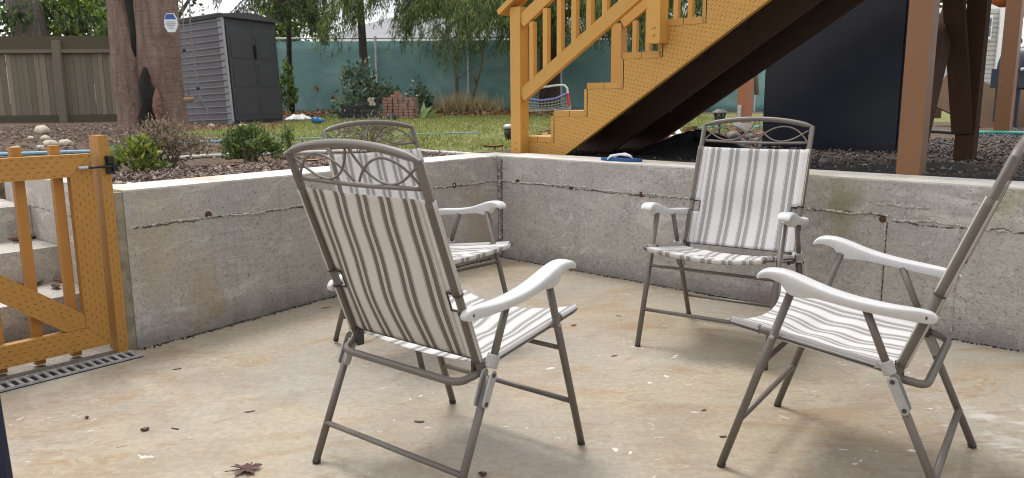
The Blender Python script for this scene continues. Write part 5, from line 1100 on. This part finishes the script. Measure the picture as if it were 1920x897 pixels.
scrap(468, 773, .036, .008, 'dk', 'narrow brown leaf pointing at the leg of the front chair', .35, .4)
scrap(786, 792, .034, .010, 'dk', 'reddish pod like leaf lying under the front chair', -.1, .6)
scrap(1076, 611, .028, .012, 'litter', 'orange brown leaf scrap by the seat tip of the front chair', .5, .7)
scrap(1160, 593, .03, .008, 'litter', 'thin rusty leaf on the patio in the middle of the chairs', -.3, .4); scrap(1152, 668, .032, .008, 'dk', 'thin reddish leaf left of the facing chair front foot', .4, .4)
scrap(1356, 820, .024, .010, 'dk', 'dark red leaf scrap at the front foot of the right chair', .1, .5); scrap(1320, 770, .022, .010, 'litter', 'pale orange leaf scrap left of the right chair', .6, .5)
scrap(228, 838, .03, .003, 'grey', 'thin pale straw on the patio near the bottom left', .5, .1); scrap(1745, 768, .028, .013, 'rock', 'white flake on the patio beneath the right chair', .0, .1, 'paint_flake')
scrap(905, 893, .02, .028, 'dk', 'dark leaf stub at the bottom edge beside the front chair leg', 1.3, .6)
for i, (px, py, z_, ln, lab) in enumerate(((18, 450, .355, .09, 'tan leaf on the middle garden step near its left side'), (42, 452, .355, .10, 'dark curled leaf on the middle garden step'), (60, 446, .355, .07, 'red brown leaf at the back of the middle step'), (120, 528, .18, .09, 'rust red leaf at the back of the lowest garden step'), (60, 535, .18, .13, 'long rust orange leaf on the lowest garden step'), (105, 540, .18, .08, 'dark red leaf beside the right gate picket on the lowest step'), (65, 635, -.03, .10, 'dark leaf on the landing behind the gate bottom rail'))): scrap(px, py, ln, ln*.5, ('litter', 'dk', 'dk', 'litter', 'litter', 'dk', 'dk')[i], lab, i*1.1, .5, 'fallen_leaf', z_)
scrap(925, 277, .16, .09, 'litter', 'big rusty leaf on the grass beside the newel post', .2, .4, 'fallen_leaf', .672); scrap(430, 312, .12, .04, 'litter', 'orange curled leaf on the mulch below the round shrub', .2, .5, 'fallen_leaf', .668); scrap(225, 345, .07, .03, 'straw', 'yellowed leaf on the wall cap beside the gate latch', -.2, .4, 'fallen_leaf', TOP+.004)
scrap(585, 302, .12, .08, 'litter', 'flat tan leaf on the mulch seen through the front chair scrollwork', .6, .2, 'fallen_leaf', .668)
GTW = 'twigs on the patio'
for i, (px, py, ln, a) in enumerate(((602, 579, .05, .5), (325, 694, .03, .3), (322, 804, .03, -.4), (640, 655, .0, 0))):
    if ln:
        P = FP(px, py)+Z*.002; m = MB(); m.tube([P, P+V(math.cos(a)*ln, math.sin(a)*ln, .001)], .0022, 5); tag(m.build('twig', M['dk'], None), ('short dark twig behind the front chair at its left', 'small twig on the patio below the left wall', 'thin grey twig near the curled leaf scrap')[i], 'twig', GTW)
# navy sliver at the lower left
nv = empty('camp_chair', V(-1.70, 1.83, 0), 'navy folding chair panel just cut by the lower left corner', 'chair')
e1, e2 = at_y(-2, 800, 1.75), at_y(15, 905, 1.75); ud = (e1-e2).normalized(); bt2 = e2-ud*((e2.z-.0)/ud.z); tp = e1+ud*.35
m = MB(); m.prism([bt2, tp, tp-V(.45, 0, 0), bt2-V(.45, 0, 0)], V(0, .02, 0)); m.build('fabric_panel', M['navy'], nv, .006)
m = MB(); [m.tube([bt2+V(x_, .03, 0), tp+V(x_, .03, .05)], .011, 8) for x_ in (-.02, -.43)]; m.build('frame', M['hosek'], nv)

# ------------------------------------------------------------------ folding chairs (x right, y forward, z up)
WS, WB, WL, WR_, WA = .2464, .2445, .2715, .273, .288
ZH = .366; BT = V(0, -.2023, .918); BH = V(0, 0, ZH); BDIR = (BT-BH).normalized(); BN = V(0, BDIR.z, -BDIR.y)
def two_faced(o):
    o.data.materials.append(M['sling']); o.modifiers['solid'].material_offset = 1
def make_chair():
    t = empty('folding_chair', V(0, 0, 0), 'x', 'chair', 'folding patio chairs')
    bk = lambda x, q, n=0: V(x, 0, 0)+BH+(BT-BH)*q+BN*n
    fr = M['frame']
    # back frame: mitred hoop
    m = MB(); pts = [bk(-WB, -.04), bk(-WB, .5), bk(-WB, 1)]
    for i in range(1, 16):
        u = i/16; x = -WB+2*WB*u; pts.append(bk(x, 1)+BDIR*(.034*(1-(2*u-1)**2)**.85))
    pts += [bk(WB, 1), bk(WB, .5), bk(WB, -.04)]
    m.tube(pts, .0112, 14); bf = m.build('back_frame', fr, t, 0, True); mm = bf.modifiers.new('es', 'EDGE_SPLIT'); mm.split_angle = R(45)
    m = MB(); lr = [bk(-WB+.008+(2*WB-.016)*i/12, .8753)+BDIR*(-.006*math.sin(math.pi*i/12)) for i in range(13)]; m.tube(lr, .0062, 10); m.build('ornament_rail', fr, t, 0, True)
    m = MB(); hh = .1247*.588
    for sx in (1, -1):
        X0, X1 = WB-.012, 0.0
        def P(u, h): return bk(sx*(X0+(X1-X0)*u), .8753)+BDIR*(h*hh)
        up = [P(u, h) for u, h in ((0, .03), (.06, .30), (.17, .66), (.30, .90), (.45, 1.0), (.60, .93), (.74, .72), (.87, .38), (.955, .06))]
        dn = [P(u, h) for u, h in ((0, .74), (.06, .62), (.16, .40), (.30, .16), (.46, .03), (.62, .10), (.76, .34), (.88, .74), (.955, 1.16), (.97, 1.32))]
        def smooth(a):
            o = []
            for i in range(len(a)-1):
                p0, p1, p2, p3 = a[max(0, i-1)], a[i], a[i+1], a[min(len(a)-1, i+2)]
                for k in range(4):
                    s = k/4; o.append(.5*((2*p1)+(p2-p0)*s+(2*p0-5*p1+4*p2-p3)*s*s+(3*p1-p0-3*p2+p3)*s**3))
            return o+[a[-1]]
        m.tube(smooth(up), .0036, 7); m.tube([p+BN*.003 for p in smooth(dn)], .0036, 7)
    m.build('scrollwork', fr, t, 0, True)
    # back sling
    m = MB(); q0, q1 = .035, .8216; ln = .588*(q1-q0); n0, n1 = .33, .44; SE = .036
    def sag(x, v): return -(.020*math.sin(math.pi*min(1, v*1.05))**.8+.013*math.sin(math.pi*v)**3*math.cos(v*4))*(1-(abs(x)/(WB-.02))**2)
    def sheet(x0, x1, v0, v1, nu, nv):
        m.grid(lambda a, b_: bk(x0+(x1-x0)*a, q0+(q1-q0)*(v0+(v1-v0)*b_))+BN*(sag(x0+(x1-x0)*a, v0+(v1-v0)*b_)+.003)-BDIR*(.003*(1-(x0+(x1-x0)*a)**2/WB**2) if (v0+(v1-v0)*b_) > .98 else 0), nu, nv, lambda a, b_: (x0+(x1-x0)*a+WB, ln*(v0+(v1-v0)*b_)))
    sheet(-WB+SE, WB-SE, 0, 1, 28, 30)
    for v0, v1 in ((0, n0), (n1, 1)):
        for sx in (1, -1): 
            a_, b_ = (WB-SE, WB-.004) if sx > 0 else (-WB+.004, -WB+SE)
            sheet(a_, b_, v0, v1, 3, 14)
            def slv(a, bb):
                an = a*6.2832*.86; v = v0+(v1-v0)*bb; rr = .0138
                return bk(sx*(WB-rr*math.cos(an+.5)*-1*-1*-1*-1), q0+(q1-q0)*v)+BN*(rr*math.sin(an+.5))
            fl2 = (lambda a: 1-a) if sx > 0 else (lambda a: a)
            m.grid(lambda a, bb: slv(fl2(a), bb), 14, 12, lambda a, bb: ((WB*2-.0123 if sx > 0 else .0123)+sx*(fl2(a)*.052), ln*(v0+(v1-v0)*bb)))
    sl_ = m.build('back_sling', M['slingb'], t, 0, True, .0012); two_faced(sl_)
    m = MB()
    for v in (n0, n1):
        for sx in (1, -1): m.tube([bk(sx*(WB-SE-.002), q0+(q1-q0)*v)+BN*sag(WB-SE, v), bk(sx*(WB+.0135), q0+(q1-q0)*v)-BN*.002], .0032, 6); m.tube([bk(sx*WB, q0+(q1-q0)*v)+BDIR*-.002, bk(sx*WB, q0+(q1-q0)*v)+BDIR*.003], .0148, 14)
    for sx in (1, -1): m.tube([bk(sx*(WB-SE-.002), q0+(q1-q0)*v)+BN*(sag(WB-SE, v)+.002) for v in (n0, n1)], .0028, 6)
    m.tube([bk(x, q0)+BN*(sag(x, 0)+.003) for x in (-WB+.01, -.1, 0, .1, WB-.01)], .0022, 6)
    m.build('binding', M['trim'], sl_)
    # seat
    s0, s1 = V(0, .012, ZH+.004), V(0, .4364, .4329); SD = s1-s0
    for sx in (1, -1):
        m = MB(); m.tube([V(sx*WS, 0, 0)+s0-SD*.03, V(sx*WS, 0, 0)+s0+SD*.86, V(sx*WS, 0, 0)+s1-SD*.005], .0105, 12); m.build('seat_rail', fr, t, 0, True)
    m = MB(); W0 = WS-.004
    def seat(a, b_):
        x = -W0+2*W0*a; e = 1-(x/W0)**2; fcur = -.036*e*max(0, b_-.5)*2
        dip = -(.036*math.sin(math.pi*min(1, .10+b_*.80))**.7)*e-.014*e*max(0, b_-.86)/.14
        dip -= .004*math.sin(b_*19+a*5)*e*math.sin(math.pi*b_)
        return V(x, 0, .004)+s0+SD*b_+V(0, fcur, dip)
    m.grid(seat, 28, 26, lambda a, b_: (2*W0*a, b_*.43))
    m.grid(lambda a, b_: seat(a, 1)+V(0, .002*math.sin(b_*3.14)-b_*.004, -.020*b_), 28, 3, lambda a, b_: (2*W0*a, .43+b_*.02))
    for sx in (1, -1):
        for v0, v1 in ((.03, .72), (.80, .985)): m.grid(lambda a, b_: V(sx*WS, 0, 0)+s0+SD*(v0+(v1-v0)*b_)+V(.0130*math.cos(a*6.2832*.9)*sx, 0, .0130*math.sin(a*6.2832*.9)), 14, 10, lambda a, b_: ((WS*2 if sx > 0 else 0)+sx*a*.06, .43*(v0+(v1-v0)*b_)))
    m.build('seat_sling', M['sling'], t, 0, True, .0012)
    # legs, struts, arms
    FT, FB_ = V(0, .2627, .556), V(0, .4377, 0); RT, RB = V(0, .004, .345), V(0, -.1503, 0); XL = lambda s, p, w: V(s*w, p.y, p.z)
    for s in (1, -1):
        m = MB(); m.tube([XL(s, FB_, WL)+V(0, 0, .004), XL(s, FT, WL)], .0112, 12); l = m.build('front_leg', fr, t, 0, True)
        d = (FT-FB_).normalized(); m = MB(); m.tube([XL(s, FB_, WL), XL(s, FB_, WL)+d*.013], .0117, 12); m.build('foot_cap', M['foot'], l, 0, True)
        pn = XL(s, FB_+(FT-FB_)*.7437, WL); m = MB(); m.tube([pn-V(s*.018, 0, 0), pn+V(s*.0125, 0, 0)], .006, 10); m.tube([pn-V(s*.012, 0, 0), pn-V(s*.020, 0, 0)], .0115, 12); m.build('pivot', M['link'], l, 0, True)
        m = MB(); m.tube([XL(s, RB, WR_)+V(0, 0, .004), XL(s, RT, WR_)], .0112, 12); l = m.build('rear_leg', fr, t, 0, True)
        d = (RT-RB).normalized(); m = MB(); m.tube([XL(s, RB, WR_), XL(s, RB, WR_)+d*.013], .0117, 12); m.build('foot_cap', M['foot'], l, 0, True)
        m = MB(); m.tube([V(s*WR_, .016, .375), V(s*WR_, .0824, .5187+.012)], .0105, 12); m.build('arm_strut', fr, t, 0, True)
        # seat corner bracket and folding link
        m = MB(); m.tube([V(s*WR_, .012, .366), V(s*WR_, .027, .398)], .0165, 12); m.prism([V(s*(WR_-.012), .010, .372), V(s*(WR_-.012), .055, .372), V(s*(WR_-.012), .03, .40)], V(-s*.012, 0, 0)); m.build('corner_bracket', M['link'], t, .003)
        def oblong(x, th): 
            a0, a1 = V(x, .004, .352), V(x, -.028, .283); ax_ = (a1-a0).normalized(); pp = V(0, -ax_.z, ax_.y); o = []
            for k in range(9): an = math.pi*k/8; o.append(a0+pp*(.0125*math.cos(an))-ax_*(.0125*math.sin(an)))
            for k in range(9): an = math.pi*k/8; o.append(a1-pp*(.0115*math.cos(an))+ax_*(.0115*math.sin(an)))
            m.prism(o, V(th, 0, 0))
        m = MB(); oblong(s*(WR_+.0125), s*.0045); oblong(s*(WR_-.0125), -s*.0045); lk = m.build('folding_link', M['link'], t, .002)
        for c_ in ((.004, .352), (-.028, .283)): m = MB(); m.disc(V(s*(WR_+.0160), *c_), V(s, 0, 0), .0062, .0025, 10); m.build('rivet', M['screw'], lk)
        # armrest
        sec = [(-.078, .529, .016, .010, .262), (-.066, .538, .030, .0135, .264), (-.045, .542, .033, .015, .267), (-.018, .545, .031, .019, .276), (.03, .549, .029, .0235, .285), (.09, .556, .029, .026, .289), (.15, .567, .031, .0275, .289), (.20, .581, .040, .028, .288), (.235, .593, .054, .028, .288), (.265, .602, .058, .0275, .288), (.288, .606, .036, .0265, .288), (.312, .6065, .027, .0268, .288), (.328, .604, .024, .0262, .288), (.339, .599, .021, .0252, .288), (.3465, .592, .016, .0232, .288), (.350, .586, .008, .018, .288)]
        sec = [(-.081, .524, .005, .005, .262)]+sec; s2 = []
        for i in range(len(sec)-1):
            p0, p1, p2, p3 = [np.array(sec[min(len(sec)-1, max(0, i+q))]) for q in (-1, 0, 1, 2)]
            for u in (0, .25, .5, .75): s2.append(tuple(.5*(2*p1+(p2-p0)*u+(2*p0-5*p1+4*p2-p3)*u*u+(3*p1-p0-3*p2+p3)*u**3)))
        sec = s2+[sec[-1]]
        m = MB(); vs = []; nseg = 32
        for (y, zt, dp, hw, xc) in sec:
            for k in range(nseg):
                a = 2*math.pi*k/nseg; ca, sa = math.cos(a), math.sin(a); px_ = math.copysign(abs(ca)**.30, ca)*hw; tp = .5+.5*math.copysign(abs(sa)**.34, sa)
                nar = 1 if sa > -.05 else (.88 if dp < .035 else .72)
                vs.append(V(s*xc+px_*nar, y, zt-dp+dp*tp-.003*abs(px_/hw)**2*(sa > 0)))
        fs = [(i*nseg+k, i*nseg+(k+1) % nseg, (i+1)*nseg+(k+1) % nseg, (i+1)*nseg+k) for i in range(len(sec)-1) for k in range(nseg)]+[tuple(range(nseg))[::-1], tuple((len(sec)-1)*nseg+k for k in range(nseg))]
        m.add(vs, fs); ar = m.build('armrest', M['white'], t, 0, True); mm = ar.modifiers.new('es', 'EDGE_SPLIT'); mm.split_angle = R(50)
        for xa, c_ in ((.2795, (-.056, .524)), (.3045, (.262, .560)), (.303, (.085, .539))): m = MB(); m.tube([V(s*(xa-.006), *c_), V(s*xa, *c_)], [.005, .0045], 8); m.build('screw', M['screw'], ar)
        m = MB(); m.tube([V(s*(WB+.006), -.056, .524), V(s*.27, -.056, .524)], .007, 8); m.build('arm_pin', fr, t)
    leg = lambda A, Bq, q: A+(Bq-A)*q
    for nm, p_, w_, r_, el in (('front_crossbar', leg(FB_, FT, .2783), WL, .0082, (1, 1)), ('seat_crossbar', leg(FB_, FT, .6055), WL, .0075, (1.15, .9)), ('rear_crossbar', leg(RB, BH, .3055), WR_, .0085, (1.2, .85))):
        m = MB(); m.tube([XL(-1, p_, w_), XL(1, p_, w_)], r_, 12, ell=el); m.build(nm, fr, t, 0, True)
    m = MB(); ub = [V(-.2445, .004, .352), V(-.240, -.025, .346)]
    for k in range(7): an = math.pi/2*k/6; ub.append(V(-.236+.045*(1-math.cos(an)), -.035-.030*math.sin(an), .344-.008*math.sin(an)))
    ub += [V(-x, y, z) for x, y, z in [tuple(p) for p in reversed(ub)]]
    m.tube(ub, .0105, 12); m.build('rear_bar', fr, t, 0, True)
    for s in (1, -1): m = MB(); m.box(V(s*.229-.004, -.012, .335), V(.010*1, 0, 0), V(0, .022, 0), Z*.055); m.build('back_clip', M['screw'], t, .003)
    return t
chair = make_chair(); first_chair = True
for lab, x, y, th in (('nearest folding chair with striped sling, its back turned to the camera', -.2773, 2.1140, -.68054), ('striped folding chair at far left, mostly hidden behind the nearest chair', -.4893, 3.4541, -2.3252),
                      ('striped folding chair facing the camera in front of the pitted wall', 1.0054, 3.4519, 2.54442), ('striped folding chair at right seen side on, facing left', 1.1136, 2.0984, .95994)):
    c = chair if first_chair else copy_tree(chair); first_chair = False
    c.location = (x, y, 0); c.rotation_euler = (0, 0, th); c['label'] = lab
for o in S.objects:
    if '_w' in o: del o['_w']
